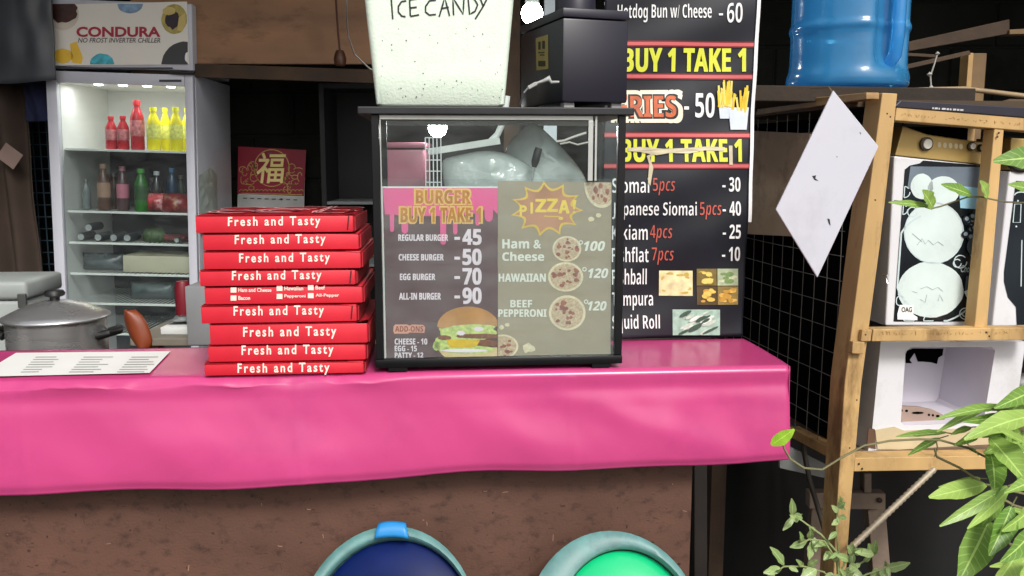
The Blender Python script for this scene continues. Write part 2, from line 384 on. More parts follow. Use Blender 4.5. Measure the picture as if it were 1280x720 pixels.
for k in range(60):
    x, y = rs.uniform(0, 858), rs.uniform(610, 722); n_ = rs.randint(7, 11); rx, ry = rs.uniform(.8, 5) * rs.random() + .6, rs.uniform(.6, 3) * rs.random() + .5
    d_.ppoly(fp, [(x + rx * math.cos(6.28 * q / n_) * rs.uniform(.5, 1.1), y + ry * math.sin(6.28 * q / n_) * rs.uniform(.5, 1.1)) for q in range(n_)], -.00025)
b.build('pale_scuffs', mat('pale_scuff', S(150, 116, 98), .7), t); d_.build('dark_chips', mat('dark_scuff', S(70, 46, 37), .8, var=.4, scale=50), t)
# pink cloth over it: one sheet, top + rounded edge + hanging front
def hem(x):
    s_ = (x + 1.27) / 1.27
    return -.1815 + .0245 * s_ + .0025 * math.sin(x * 9) + .0015 * math.sin(x * 23 + 1)
def cloth(u, v):
    x = XL - .004 + (-XL + .008) * u
    Ltop = DEP + .004
    z = .0; y = .0
    s_ = v
    if s_ < .3:      # top, from the back forward
        y = Ltop - (Ltop + .004 - .010) * (s_ / .3); z = .002
        k = y / Ltop
        sag = .0022 * math.sin(x * 16 + 1.4) * math.sin(math.pi * k) + .0012 * mnoise.noise(Vector((x * 14, y * 14, 3)))
        z += sag * .6
    elif s_ < .4:
        a_ = (s_ - .3) / .1 * math.pi / 2
        y = .006 - .012 * math.sin(a_); z = .002 - .012 * (1 - math.cos(a_))
    else:
        d = (s_ - .4) / .6; h = hem(x)
        z = -.010 + (h + .010) * d; y = -.006
        y += .003 * math.exp(-((d - .12) / .09) ** 2) * (.6 + .4 * math.sin(x * 5 + 2)); y -= .013 * smoothstep(.1, .9, d) - .004 * smoothstep(.9, 1.0, d) + d * .0045 * (math.sin(x * 6.1 + .6) + .6 * math.sin(x * 13.7))
        # slanting pulls that run down from the edge
        for x0, sl, wd, am in ((-.62, 1.6, .07, .004), (-.86, -1.2, .09, .004), (-.30, .8, .08, .003), (-.17, -.3, .035, .0035), (-1.15, 1.4, .09, .004), (-.45, 2.4, .06, .003)):
            q = (x - x0 + sl * z) / wd; y -= am * math.exp(-q * q) * math.sin(math.pi * min(1, d * 1.02)) 
        y -= (.003 * mnoise.noise(Vector((x * 6 + z * 5, z * 9, 1.7))) + .0008 * mnoise.noise(Vector((x * 22 + z * 16, z * 14, 5.1)))) * min(1, d * 3)
        for xc in (-.36, -.80, -1.22): y -= .0009 * math.exp(-((x - xc - .004 * math.sin(z * 30)) / .004) ** 2)      # stale fold lines
    if v > .26 and v < .55:   # gathered, stapled edge towards the left
        k = math.exp(-((v - .36) / .06) ** 2) * smoothstep(-.55, -.75, x)
        z -= k * (.006 + .0022 * math.sin(x * 34) + .003 * mnoise.noise(Vector((x * 40, v * 9, 0)))); y -= k * .004 * math.sin(x * 27 + 1)
    return Vector((x, y, z))
b = MB().grid(cloth, 260, 90)
b.grid(lambda u, v: Vector((.004 + .004 * math.sin(v * 3) * u, -.006 - u * .010 + (DEP * .98) * v + u*v*.01, .0015 - u * .157)), 12, 24)
o = b.build('tablecloth', PINK, None, MC, smooth=180)
tag(o, 'bright pink vinyl cloth covering the counter and hanging down its front', 'tablecloth')
md = o.modifiers.new('thickness', 'SOLIDIFY'); md.thickness = .0012; md.offset = -1
TOP = .0036
# price list paper on the counter
t = thing('paper_list', 'white printed sheet lying flat on the pink counter near the pot', 'paper', MC)
pl = Pl(MC, TOP + .0006, 2)
MB().ppoly(pl, [(-30, 471), (187, 466), (213, 439), (20, 441)], 0).build('sheet', WHITEP, t)
b = MB(); rr = random.Random(3)
for cx in (30, 90, 150):
    for k in range(7):
        yy = 446 + k * 3.1; x0 = cx - (k * 3.0) + 14; L = rr.uniform(22, 40)
        b.ppoly(pl, [(x0, yy + 1.1), (x0 + L, yy + .9), (x0 + L + .6, yy), (x0 + .6, yy + .2)], .0005)
b.build('printed_lines', mat('grey_ink', S(150, 155, 150), .7, var=.2), t)

# ---------------------------------------------------------------- pizza boxes
fb = Pl(MC, -.002)
BOX = [ # left, right, top, bottom in the photo, lettering rect, yaw, label
 (243.5, 443, 267.5, 290, (285, 270.5, 400.5, 285.5), 0.9, 'topmost red pizza box with dark swirl print on its lid'),
 (253, 451, 291, 312, (293.5, 293, 407, 308), 0.0, 'red pizza box directly under the topmost one of the stack'),
 (255.5, 455, 313, 335.5, (299, 316, 412.5, 331), -.8, 'third red pizza box from the top of the stack'),
 (249, 446, 336.5, 357, (290, 338, 402, 353), .6, 'red pizza box lying on the one with white checkboxes'),
 (255.5, 456, 356.5, 379.5, None, -.3, 'red pizza box with a list of white checkboxes on its front'),
 (250.5, 447.5, 380.5, 402, (292, 382, 405, 397.5), .8, 'red pizza box jutting out left just below the checkbox one'),
 (263, 463, 404, 430.5, (304, 408, 420.5, 424), -.6, 'red pizza box jutting out furthest right, third from the bottom'),
 (260, 460, 429.5, 451.5, (302, 431, 417, 446.5), -.2, 'second red pizza box from the bottom of the stack'),
 (255.5, 457, 452, 472, (297, 453.5, 412, 469), .3, 'bottom red pizza box standing on the pink cloth')]
REDPRINT = mat('dark_red_print', S(120, 14, 30), .5, var=.1)
REDIN = mat('red_carton_fold', S(168, 18, 34), .6, var=.1)
zb = TOP
stack_top = fb.px(343, 266).z
zs = [fb.px(343, q[2]).z for q in BOX]
for i in range(8, -1, -1):
    x0, x1, y0, y1, tr, yw, lab = BOX[i]
    zt = zs[i] if i == 0 else (zs[i] + fb.px(343, BOX[i - 1][3]).z) / 2
    pa, pb = fb.px(x0, (y0 + y1) / 2), fb.px(x1, (y0 + y1) / 2)
    wd = pb.x - pa.x; h = zt - zb - .0008; yy = -.003 + (.003 if i in (1, 4, 7) else 0)
    Mb = fM((pa.x + pb.x) / 2, yy, zb) @ Matrix.Translation((0, .11, 0)) @ Matrix.Rotation(R(yw), 4, 'Z') @ Matrix.Translation((0, -.11, 0))
    t = thing('pizza_box', lab, 'pizza box', Mb, 'pizza boxes stacked on the counter')
    hw = wd / 2
    b = MB()
    b.box(-hw, hw - .004, 0, .232, 0, h - .0022, .0012)                      # tray
    c_ = MB().grid(lambda u, v: Vector((-hw - .0008 + (wd - .002) * u, -.0012 + .236 * v, h - .0012 + .0014 * math.sin(math.pi * u) * math.sin(math.pi * v) - .0012 * (u ** 8) * (i % 3))), 12, 8)
    for vv in c_.bm.verts: pass
    b.build('tray', REDBOX, t, smooth=40)
    bmesh.ops.solidify(c_.bm, geom=c_.bm.faces[:], thickness=.0014)
    lid = c_.build('lid', REDBOX, t, smooth=40)
    # tucked side flap and the open slot at the right-hand front corner
    f = MB().box(hw - .0042, hw - .0028, .002, .22, .001, h - .003)
    f.box(hw - .0016, hw, .001, .20, .002, h - .004, M=Matrix.Rotation(R(-1.6 if i in (0, 3, 5) else -.5), 4, 'Z'))
    f.build('side_flap', REDIN, t)
    plb = Pl(Mb, -.0004)
    if tr:
        b = MB().ptext(plb, 'Fresh and Tasty', tr[0], tr[1], tr[2], tr[3], -.0006, .022, space=1.32, slope=-1.5)
        b.build('lettering', mat('cream_print', S(250, 226, 214), .6, var=.03), t)
    else:
        b = MB(); tt = MB()
        for (cx, cy, s_) in ((292, 362.5, 'Ham and Cheese'), (349.5, 360.5, 'Hawaiian'), (388.5, 359.5, 'Beef'), (292, 372.5, 'Bacon'), (349.5, 370.5, 'Pepperoni'), (388.5, 369.5, 'All-Pepper')):
            MB().prect(plb, cx - 3.6, cy - 3.2, cx + 3.6, cy + 3.2, -.0006).build('checkbox', mat('cream_print', S(250, 226, 214), .6, var=.03), t)
            tt.ptext(plb, s_, cx + 6, cy - 2.6, cx + 6 + len(s_) * 2.95, cy + 2.4, -.0006, .02)
        tt.build('lettering', mat('cream_print', (0, 0, 0)), t)
    if i in (0, 3, 5):
        MB().pline(plb, [(x1 - 7, y0 + 1.5), (x1 - 8.5, y1 - 3)], 1.6, -.0007).build('front_slit', mat('dark_fold_line', S(70, 8, 18), .7), t)
    if i == 0:
        def lp(x, y): return Vector((x, y, h + .0012 + .0002))
        b = MB(); d = MB()
        def strip(mb, pts, wd_):
            for (ax, ay), (bx, by) in zip(pts, pts[1:]):
                dx, dy = bx - ax, by - ay; L = math.hypot(dx, dy) or 1; nx, ny = -dy / L * wd_ / 2, dx / L * wd_ / 2
                mb.poly([lp(ax + nx, ay + ny), lp(bx + nx, by + ny), lp(bx - nx, by - ny), lp(ax - nx, ay - ny)])
        for cx, cy, rx, ry in ((-.005, .09, .045, .055), (-.005, .09, .033, .042), (-.005, .09, .02, .028), (-.075, .07, .04, .04), (-.075, .07, .028, .028), (-.08, .16, .035, .05), (.085, .06, .035, .04), (.095, .15, .03, .05), (.02, .18, .05, .035)):
            strip(b, arc(cx, cy, rx, ry, 20, 300, 24), .0045)
        strip(b, [(.052, .02), (.064, .22)], .003); strip(b, [(.060, .02), (.072, .22)], .003)
        for cx, cy, rx, ry in ((-.005, .09, .026, .034), (-.075, .07, .034, .034), (.09, .11, .02, .08), (-.085, .16, .026, .04), (.02, .18, .03, .02)):
            strip(d, arc(cx, cy, rx, ry, 0, 360, 24), .009)
        b.build('lid_swirls', mat('pale_rose_print', S(236, 176, 176), .5, var=.1), t); d.build('lid_dark_print', REDPRINT, t)
    zb = zt

# ---------------------------------------------------------------- glass display case
fc = Pl(MC, .0)
cxl, cxr = fc.px(466, 300).x, fc.px(781, 300).x
ct = fc.px(620, 134).z; cb = TOP
CW = cxr - cxl; CH = ct - cb; CD = .215
MK = fM(cxl, .001, cb)
t = thing('display_case', 'glass display case with black metal frame holding the menus', 'display case', MK)
pk = Pl(MK, .0)
zb1 = pk.px(620, 447).z; zt0 = pk.px(620, 143.5).z
b = MB().box(0, CW, 0, CD, .006, zb1, .002); b.box(.02, .05, .002, .03, 0, .008); b.box(CW - .05, CW - .02, .002, .03, 0, .008)
b.build('base', BLACKM, t, smooth=40)
xa, xb = pk.px(447, 138).x, pk.px(792, 138).x
MB().box(xa, xb, -.006, CD + .012, zt0, CH, .0015).build('top_panel', mat('black_laminate', (.010, .010, .012), .5, var=.3, scale=30), t)
pw = .0120
for x0 in (0.001, CW - pw - .001):
    for y0 in (.001, CD - pw - .001): MB().box(x0, x0 + pw, y0, y0 + pw, zb1 + .0005, zt0 - .0005, .001).build('post', BLACKM, t)
MB().box(pw + .002, CW - pw - .002, .004, .007, zb1 + .001, zt0 - .001).build('front_glass', GLASSC, t)
MB().box(.004, .007, pw + .002, CD - pw - .002, zb1 + .001, zt0 - .001).build('side_glass', GLASSS, t)
MB().box(CW - .007, CW - .004, pw + .002, CD - pw - .002, zb1 + .001, zt0 - .001).build('side_glass', GLASSS, t)
# pale edging strips of the front glass and the sliding door frame at the back
pr = Pl(MK, .0038)
b = MB(); y_ = .0026
a, c = pr.px(469, 144.5), pr.px(741, 148)
b.box(pw + .002, c.x, y_ - .0006, y_ + .001, zt0 - .0075, zt0 - .001, .0004)
b.box(pw + .002, pw + .0038, y_ - .0006, y_ + .001, zb1 + .001, zt0 - .008, .0004)
x1, x2 = pr.px(735, 190).x, pr.px(741, 190).x; x3 = pr.px(745.5, 190).x
zlow = pr.px(740, 226).z
b.box(x1, x2, y_ - .0006, y_ + .001, zlow, zt0 - .0082, .0004)
b.box(x2 + .003, x3 + .0005, y_ - .0006, y_ + .001, zlow, zt0 - .001, .0004)
b.build('glass_edging', mat('grey_edging', S(186, 188, 184), .35, metal=.3, var=.1), t)
b = MB()
for x0, x1_ in ((pw + .002, CW * .52), (CW * .48, CW - pw - .002)):
    y0 = CD - .012 if x0 < .1 else CD - .02
    for (p, q) in (((x0, y0, zb1 + .006), (x1_, y0, zb1 + .006)), ((x0, y0, zt0 - .005), (x1_, y0, zt0 - .005))): b.bar(p, q, .008, .003)
b.build('door_rail', ALU, t)
# sheet of clear sleeve that carries the two menus
MENUM = {}
def menu_frame(px0, dy): return MK @ Matrix.Translation((0, .0085 + dy, 0))
sl = Pl(MK, .0100)
b = MB(); p0, p1 = sl.px(474, 224), sl.px(777, 450)
tag(MB().box(p0.x, p1.x, .0092, .0096, max(zb1 + .001, p1.z), p0.z).build('plastic_sleeve', FILM, None, MK), 'clear plastic sleeve holding both menus inside the display case', 'plastic sleeve')
# --- burger menu
t = thing('burger_menu', 'dark brown burger price menu with dripping pink top', 'menu', MK)
pl = Pl(MK, .0125)
quad = [(476, 233), (622, 233), (622, 452), (481, 453.5)]
MB().ppoly(pl, quad, .0001).build('white_border', WPRINT, t)
MB().ppoly(pl, [(478.5, 235), (622, 235), (622, 451), (483, 452)], -.0003).build('sheet', mat('brown_print', S(104, 76, 80), .5, var=.1, scale=30), t)
drip = [(478.5, 235), (622, 235), (622, 268)]
def dripcol(xc, w_, yb, ytop): return [(xc + w_, ytop), (xc + w_ * .9, yb - w_)] + [(xc + w_ * .9 * math.cos(R(a_)), yb - w_ + w_ * math.sin(R(a_))) for a_ in (30, 60, 90, 120, 150)] + [(xc - w_ * .9, yb - w_), (xc - w_, ytop)]
for d_ in ((611, 5.5, 277, 262), (597, 3, 282, 267), (569, 3, 293, 270), (554, 4, 306, 270), (506, 4.5, 292, 270), (490, 2.8, 290, 268)): drip += dripcol(*d_)
drip += [(481, 268)]
MB().ppoly(pl, drip, -.0006).build('pink_drip', mat('pink_print', S(240, 100, 156), .5, var=.06), t)
tx = MB(); ty = MB()
GOLD = mat('gold_print', S(205, 132, 52), .5, var=.25, scale=60); GOLD2 = mat('pale_gold_print', S(240, 196, 110), .5, var=.1)
for s_, r_ in (('~BURGER', (520, 237.5, 588, 254.5)), ('~BUY 1 TAKE 1', (501, 259.5, 601, 278))):
    ty.ptext(pl, s_, r_[0] - 1.2, r_[1] - 1.2, r_[2] + 1.2, r_[3] + 1.2, -.0008, .07); tx.ptext(pl, s_, *r_, -.0011, .015)
ty.build('heading_outline', GOLD2, t); tx.build('heading', GOLD, t)
tx = MB()
for s_, r_ in (('~REGULAR BURGER', (498, 293, 560, 301)), ('~CHEESE BURGER', (498.5, 317.5, 554.5, 325.5)), ('~EGG BURGER', (500, 342, 544, 350)), ('~ALL-IN BURGER', (499, 366, 551, 374.5)),
               ('~CHEESE - 10', (493.5, 423, 534, 430.5)), ('~EGG - 15', (493.5, 432, 521, 439)), ('~PATTY - 12', (493.5, 440.5, 529, 447))):
    tx.ptext(pl, s_, *r_, -.0008, .02)
for s_, y0, y1 in (('~45', 286.5, 306), ('~50', 311, 331), ('~70', 335, 355.5), ('~90', 359.5, 379.5)):
    tx.ptext(pl, s_, 578.5, y0, 601.5, y1, -.0008, .025); tx.prect(pl, 568, (y0 + y1) / 2 - .2, 575, (y0 + y1) / 2 + 3.4, -.0008)
tx.build('lettering', PINKPRINT, t)
MB().ppoly(pl, [(492, 408), (494, 405.5), (509, 405.5), (512, 407), (515, 405.5), (529, 406), (531.5, 409), (530.5, 416), (512, 415.5), (510, 417), (493, 417), (491.5, 414)], -.0006).build('tag_outline', mat('salmon_print', S(232, 160, 140), .5), t)
MB().ptext(pl, '~ADD-ONS', 494, 407.5, 529, 414.5, -.0009, .01).build('tag_lettering', mat('brown_ink', S(150, 80, 64), .6), t)
def clip(pts): return [(min(x, 621.5), y) for x, y in pts]
rr = random.Random(11)
def blob(cx, cy, rx, ry, n=22, j=.12): return [(cx + rx * math.cos(2 * math.pi * k / n) * (1 + rr.uniform(-j, j)), cy + ry * math.sin(2 * math.pi * k / n) * (1 + rr.uniform(-j, j))) for k in range(n)]
def art(name, pts_list, m, off, par, pln): 
    b = MB()
    for p in pts_list: b.ppoly(pln, p, off)
    return b.build(name, m, par)
BUN = mat('bun_print', S(196, 138, 82), .55, var=.18, scale=40); BUNP = mat('bun_pale_print', S(226, 196, 146), .55, var=.08, scale=60)
LETT = mat('lettuce_print', S(204, 214, 132), .55, var=.3, scale=160); PATTY = mat('patty_print', S(138, 84, 60), .55, var=.3, scale=200); CHEE = mat('cheese_print', S(232, 188, 50), .55, var=.1, scale=100)
art('bottom_bun_picture', [clip([(547, 436)] + arc(586, 438, 36, 14, 170, 90, 8)[0:] + [(621.5, 451.5), (621.5, 434)])], BUNP, -.0010, t, pl)
art('lettuce_picture', [clip(blob(584, 414, 37, 12, 26, .1)), clip(blob(552, 430, 10, 9)), blob(546, 432, 5, 6), clip(blob(585, 437, 34, 5))], LETT, -.0012, t, pl)
art('patty_picture', [clip(blob(600, 420, 32, 3)), clip(blob(608, 429, 16, 4)), clip(blob(556, 422, 8, 3))], PATTY, -.0014, t, pl)
art('cheese_picture', [clip([(558, 424), (600, 425), (596, 432), (588, 434), (562, 434)])], CHEE, -.0016, t, pl)
art('mayonnaise_picture', [clip(blob(580, 438, 28, 2.2)), clip(blob(598, 411, 6, 3)), clip(blob(576, 416, 5, 3))], PINKPRINT, -.0018, t, pl)
art('top_bun_picture', [clip(arc(585, 408, 38.5, 25, 180, 360, 20) + [(612, 406), (590, 405), (566, 407), (552, 411)])], BUN, -.0014, t, pl)
# --- pizza menu
t = thing('pizza_menu', 'taupe pizza price menu with yellow starburst heading', 'menu', MK)
pl = Pl(MK, .0128)
MB().ppoly(pl, [(622.3, 226), (764.5, 228), (763, 446.5), (622.3, 451)], .0).build('sheet', mat('taupe_print', S(170, 154, 134), .5, var=.06, scale=8), t)
burst = []; ns = 11
for k in range(ns):
    a0 = 2 * math.pi * (k + .1) / ns; a1 = 2 * math.pi * (k + 1.1) / ns
    for q in range(6):
        u = q / 6; a_ = a0 + (a1 - a0) * u; r_ = 1.0 - .27 * math.sin(math.pi * u) ** .7
        burst.append((683.5 + 46 * r_ * math.cos(a_), 261 + 35 * r_ * math.sin(a_)))
MB().ppoly(pl, burst, -.0003).build('starburst_outline', mat('yellow_print', S(238, 196, 84), .5, var=.05), t)
inn = [(683.5 + (x - 683.5) * .90, 261 + (y - 261) * .88) for x, y in burst]
MB().ppoly(pl, inn, -.0006).build('starburst', mat('dusty_pink_print', S(198, 142, 112), .5, var=.22, scale=14), t)
b = MB(); H = [(654, 263.5, 0, 'P', 9, 14), (664.5, 260, 0, 'I', 3, 14), (676, 257, 0, '~Z', 13, 16), (690.5, 256.5, 0, '~Z', 13, 16), (705, 258.5, 0, '~A', 13, 16)]
for cx, cy, sh, s_, w_, h_ in H: b.ptext(pl, s_, cx - w_ / 2, cy - h_ / 2, cx + w_ / 2, cy + h_ / 2, -.0009, .03)
b.ppoly(pl, [(715.5, 250), (720.5, 250), (718.5, 261.5), (716.5, 261.5)], -.0009); b.pell(pl, 717.3, 265.5, 1.7, 1.7, -.0009, 10); b.pline(pl, [(680, 270), (700, 271)], 1.2, -.0009); b.pell(pl, 701, 273, 3, 2, -.0009, 10)
b.build('heading', mat('bright_yellow_print', S(248, 214, 96), .5, var=.08), t)
b = MB()
for s_, r_, sh in (('~Ham &', (628, 299, 676, 310.5), 0), ('~Cheese', (628, 315, 680, 326), 0), ('~HAWAIIAN', (623.5, 342, 682, 352), 0), ('~BEEF', (638, 375, 665, 384), 0), ('~PEPPERONI', (623, 386.5, 683, 396), 0),
                   ('^100', (730, 301.5, 756, 313.5), .25), ('^120', (735.5, 335.5, 760, 347.5), .25), ('^120', (735, 376.5, 758, 388), .25)): b.ptext(pl, s_, *r_, -.0006, .02, sh)
for cx, cy in ((726, 303), (730.5, 336.5), (732.5, 377)): b.pring(pl, cx, cy, 2.2, 2.2, 1.1, -.0006, 12)
b.build('lettering', mat('off_white_print', S(240, 236, 226), .6, var=.03), t)
def pizza(cx, cy, rx, ry, par, pln, keep=lambda x, y: (x, y), name='pizza_picture'):
    CR = mat('crust_print', S(232, 214, 184), .55, var=.12, scale=200); TP = mat('pizza_topping_print', S(206, 178, 150), .55, var=.3, scale=260); TD = mat('sausage_print', S(164, 100, 86), .55, var=.3, scale=200)
    k_ = MB(); k_.ppoly(pln, [keep(x, y) for x, y in [(cx + rx * math.cos(2 * math.pi * k / 30), cy + ry * math.sin(2 * math.pi * k / 30)) for k in range(30)]], -.0006)
    o = k_.build(name, CR, par)
    k_ = MB(); k_.ppoly(pln, [keep(x, y) for x, y in [(cx + rx * .87 * math.cos(2 * math.pi * k / 30), cy + ry * .87 * math.sin(2 * math.pi * k / 30)) for k in range(30)]], -.0008); k_.build('topping_picture', TP, o)
    k_ = MB()
    for q in range(16):
        a_ = rr.uniform(0, 6.28); r_ = .75 * math.sqrt(rr.random()); s_ = rr.uniform(.07, .17)
        x, y = cx + rx * r_ * math.cos(a_), cy + ry * r_ * math.sin(a_)
        if keep(x, y) != (x, y) or keep(x + rx * s_, y - ry * s_) != (x + rx * s_, y - ry * s_) or keep(x - rx * s_, y + ry * s_) != (x - rx * s_, y + ry * s_): continue
        k_.ppoly(pln, blob(x, y, rx * s_, ry * s_, 9, .25), -.0010)
    k_.build('sausage_picture', TD, o)
ident = lambda x, y: (x, y)
pizza(708.5, 311, 18, 16, t, pl); pizza(707, 346, 22, 18.5, t, pl); pizza(709, 391, 23, 22, t, pl)
pizza(752, 229, 22, 31, t, pl, lambda x, y: (min(x, 764), max(y, 228.2)))
pizza(628, 433, 20, 15, t, pl, lambda x, y: (max(x, 622.8), min(y, 449.5)))
art('mushroom_picture', [blob(739, 274, 4, 3, 9), blob(748, 269, 3.5, 3, 9), blob(661, 435, 8, 6, 12, .3), blob(627, 409, 3, 3, 9), blob(634, 406, 3, 2.5, 9)], mat('crust_print', (0, 0, 0)), -.0006, t, pl)

# things inside the case, behind the menus
BAG = shell_plastic('milky_plastic_bag', (.92, .96, .95), (.74, .80, .78), .3, 34, 1.0)
def bag(name, label, base_px, Yloc, sil, th, seed):
    """a lumpy filled bag: silhouette in the plane Yloc, thickness th"""
    plb = Pl(MK, Yloc); pts = [plb.px(*p) for p in sil]; c = sum(pts, Vector()) / len(pts)
    b = MB(); n = len(pts); rings = []
    for k, (s_, d_) in enumerate(((.02, -1), (.35, -.95), (.7, -.75), (.92, -.4), (1, 0), (.92, .4), (.7, .75), (.35, .95), (.02, 1))):
        ring = []
        for p in pts:
            q = c + (p - c) * s_; q.y = Yloc + d_ * th / 2
            nv = mnoise.noise_vector(q * 30 + Vector((seed, 0, 0))) * .010 + mnoise.noise_vector(q * 75 + Vector((seed, 3, 0))) * .007
            ring.append(q + nv)
        rings.append(ring)
    b.rings(rings); o = b.build(name, BAG, None, MK, smooth=180, sub=1)
    return tag(o, label, 'plastic bag', 'plastic bags inside the display case')
bag('plastic_bag', 'milky plastic bag on the right inside the display case, sagging to a slope', 0, .12, [(624, 190), (640, 172), (655, 157), (663, 152), (676, 158), (690, 172), (706, 188), (722, 206), (737, 226), (738, 262), (690, 270), (640, 262)], .09, 1)
bag('plastic_bag', 'crumpled clear plastic bag low on the left inside the display case', 0, .08, [(552, 206), (556, 198), (574, 193), (598, 186), (620, 183), (640, 192), (662, 206), (690, 226), (690, 262), (620, 268), (560, 258), (552, 222)], .06, 5)
t = thing('serving_tongs', 'black handled serving tool standing upright in the display case', 'tongs', MK)
pt = Pl(MK, .036)
MB().tube([pt.px(663, 232), pt.px(668, 208)], .002, 8).build('shaft', ALU, t, smooth=50)
MB().tube([pt.px(667.5, 209), pt.px(669, 202), pt.px(672, 190), pt.px(673.5, 185)], [.004, .0065, .0065, .0058], 10).build('handle', mat('black_grip', (.012, .014, .014), .4), t, smooth=50)
MB().box(-.02, .02, -.001, .001, -.05, 0, M=Matrix.Translation(pt.px(663, 232))).build('blade', ALU, t)

# ---------------------------------------------------------------- on top of the case: ice candy box, black appliance
ZT = ct
fi = Pl(MC, .004)
q0, q1 = fi.px(470, 132), fi.px(631, 132); w0 = q1.x - q0.x
qa, qb = fi.px(456.5, 0), fi.px(643.5, 0); w1 = qb.x - qa.x; hA = qa.z - ZT
sl_ = (w1 - w0) / hA; HH = .30; wt = w0 + sl_ * HH
MI = fM((q0.x + q1.x) / 2, .004, ZT + .001)
t = thing('foam_box', 'tall speckled white foam box marked ICE CANDY on the display case', 'foam box', MI)
FOAM = mat('speckled_foam', S(222, 236, 220), .8, var=.03, scale=40, stain=S(204, 224, 204), stain_amt=.35, sscale=30, bump=.25, bscale=260)
b = MB(); rings = []
def rrect(hw, y0, y1, z, r_=.012, n=5):
    pts = []
    for cx, cy, a0 in ((hw - r_, y0 + r_, -90), (hw - r_, y1 - r_, 0), (-hw + r_, y1 - r_, 90), (-hw + r_, y0 + r_, 180)):
        pts += [Vector((cx + r_ * math.cos(R(a0 + 90 * k / n)), cy + r_ * math.sin(R(a0 + 90 * k / n)), z)) for k in range(n + 1)]
    return pts
dz = .195
for z, ins in ((0, .05), (0, .004), (.004, 0)) + tuple((HH * k / 6, 0) for k in range(1, 7)) + ((HH, .02), (HH - .03, .021)):
    k_ = min(1, z / HH); hw = (w0 + sl_ * z) / 2 - ins; rings.append(rrect(hw, -.006 * k_ + ins, dz + .012 * k_ - ins, z))
b.rings(rings); b.build('body', FOAM, t, smooth=50)
b = MB(); hw = wt / 2
b.rings([rrect(.03, .08, .1, HH + .001), rrect(hw + .004, -.012, dz + .018, HH + .001), rrect(hw + .004, -.012, dz + .018, HH + .022), rrect(hw - .002, -.006, dz + .012, HH + .026), rrect(.03, .08, .1, HH + .026)])
b.build('lid', FOAM, t, smooth=50)
ang = math.atan2(.006, HH)
def ice(x, y): # leaning front face
    d = (Pl(MI, 0).R) @ ray(x, y); o_ = Pl(MI, 0).o; n_ = Vector((0, 1, .006 / HH)); tt = -(o_.dot(n_)) / d.dot(n_); return o_ + d * tt - Vector((0, .0009, 0))
class IceP:
    def px(s, x, y, off=0): return ice(x, y)
b = MB(); ip = IceP()
strokes = [[(489, -2), (490, 11), (491, 24)], [(508, 1), (502, 2), (498, 8), (498, 15), (502, 20), (507, 21)], [(512, 0), (513, 20)], [(512, 0), (523, -2)], [(513, 10), (521, 9)], [(513, 20.5), (524, 18.5)],
           [(545, 0), (537, 1), (532, 8), (532, 15), (537, 19), (545, 18)], [(549, 21), (556, -3), (562, 20)], [(551, 11), (561, 9)], [(567, 19), (566, -3), (579, 18), (580, -4)], [(585, -3), (587, 18), (594, 14), (597, 6), (593, -1), (583, -4)], [(600, -3), (604, 8)], [(611, -6), (604, 8), (594, 24)]]
for st in strokes:
    pts = []
    for (ax, ay), (bx, by) in zip(st, st[1:]): pts += [(ax + (bx - ax) * k / 3, ay + (by - ay) * k / 3) for k in range(3)]
    pts.append(st[-1]); b.pline(ip, pts, 2.1, 0)
b.build('handwriting', mat('black_marker', (.012, .012, .014), .5, var=.2), t)
b = MB(); r2 = random.Random(5)
for k in range(46):
    x, y = r2.uniform(476, 628), r2.uniform(30, 126); b.pell(ip, x, y, r2.uniform(.35, 1.1), r2.uniform(.35, 1.0), 0, 6)
b.build('specks', mat('grey_specks', S(96, 100, 92), .8, var=.3), t)

p = Pl(MC, .012).px(703, 129)
MX = MC @ Matrix.Translation((p.x, .012, ZT + .001)) @ Matrix.Rotation(R(14), 4, 'Z')
t = thing('black_appliance', 'black boxy appliance with a yellow side sticker on the display case', 'appliance', MX)
px_ = Pl(MX, 0); wX = px_.px(785, 70).x; hX = px_.px(740, 24).z; hT = px_.px(740, 11).z
BFACE = mat('dark_violet_black_plastic', S(32, 30, 42), .38, var=.06, scale=3, rvar=.05)
MB().box(0, wX, 0, .20, .009, hX, .003).build('body', BFACE, t, smooth=40)
MB().box(-.0008, wX + .002, -.0012, .202, hX + .0012, hT, .003).build('lid', BLACKP, t, smooth=40)
for x in (.006, wX - .024):
    for y in (.008, .175): MB().box(x, x + .018, y, y + .016, 0, .0085, .001).build('foot', mat('grey_rubber', S(150, 150, 150), .6), t)
b = MB().lathe([(0, 0), (.03, 0), (.034, .004), (.034, .05), (.030, .056), (0, .056)], (wX * .55, .10, hT + .0005), 24); b.build('knob', BLACKP, t, smooth=40)
ps = Pl(MX, -.0006, 0)
MB().ppoly(ps, [(669.5, 48), (685, 43), (685.5, 86), (670.5, 88)], 0).build('sticker', mat('yellowed_label', S(150, 132, 72), .5, var=.15, scale=60), t)
b = MB()
for (x0, y0, x1, y1) in ((673, 52, 676, 62), (678, 51, 681.5, 61), (673, 65, 681, 66.5), (675, 68, 681, 69.5), (673, 76, 682, 83)):
    b.prect(ps, x0, y0, x1, y1, -.0004)
b.build('sticker_print', mat('sticker_ink', S(40, 36, 24), .6), t)
t = thing('electric_plug', 'grey plug and short cord lying beside the black appliance', 'plug', MC @ Matrix.Translation((0, 0, 0)))
pp = Pl(MC, .02)
a_ = [pp.px(*q) for q in ((660, 110), (671, 104))]
MB().bar(a_[0], a_[1], .006, .006, bev=.001).build('plug', mat('grey_cord', S(170, 172, 168), .5), t)
MB().tube([pp.px(x, y) for x, y in ((671, 104), (680, 101), (686, 98), (689, 103), (699, 102.5))], [.002, .003, .005, .0028, .002], 8).build('cord', mat('grey_cord', (0, 0, 0)), t, smooth=60)
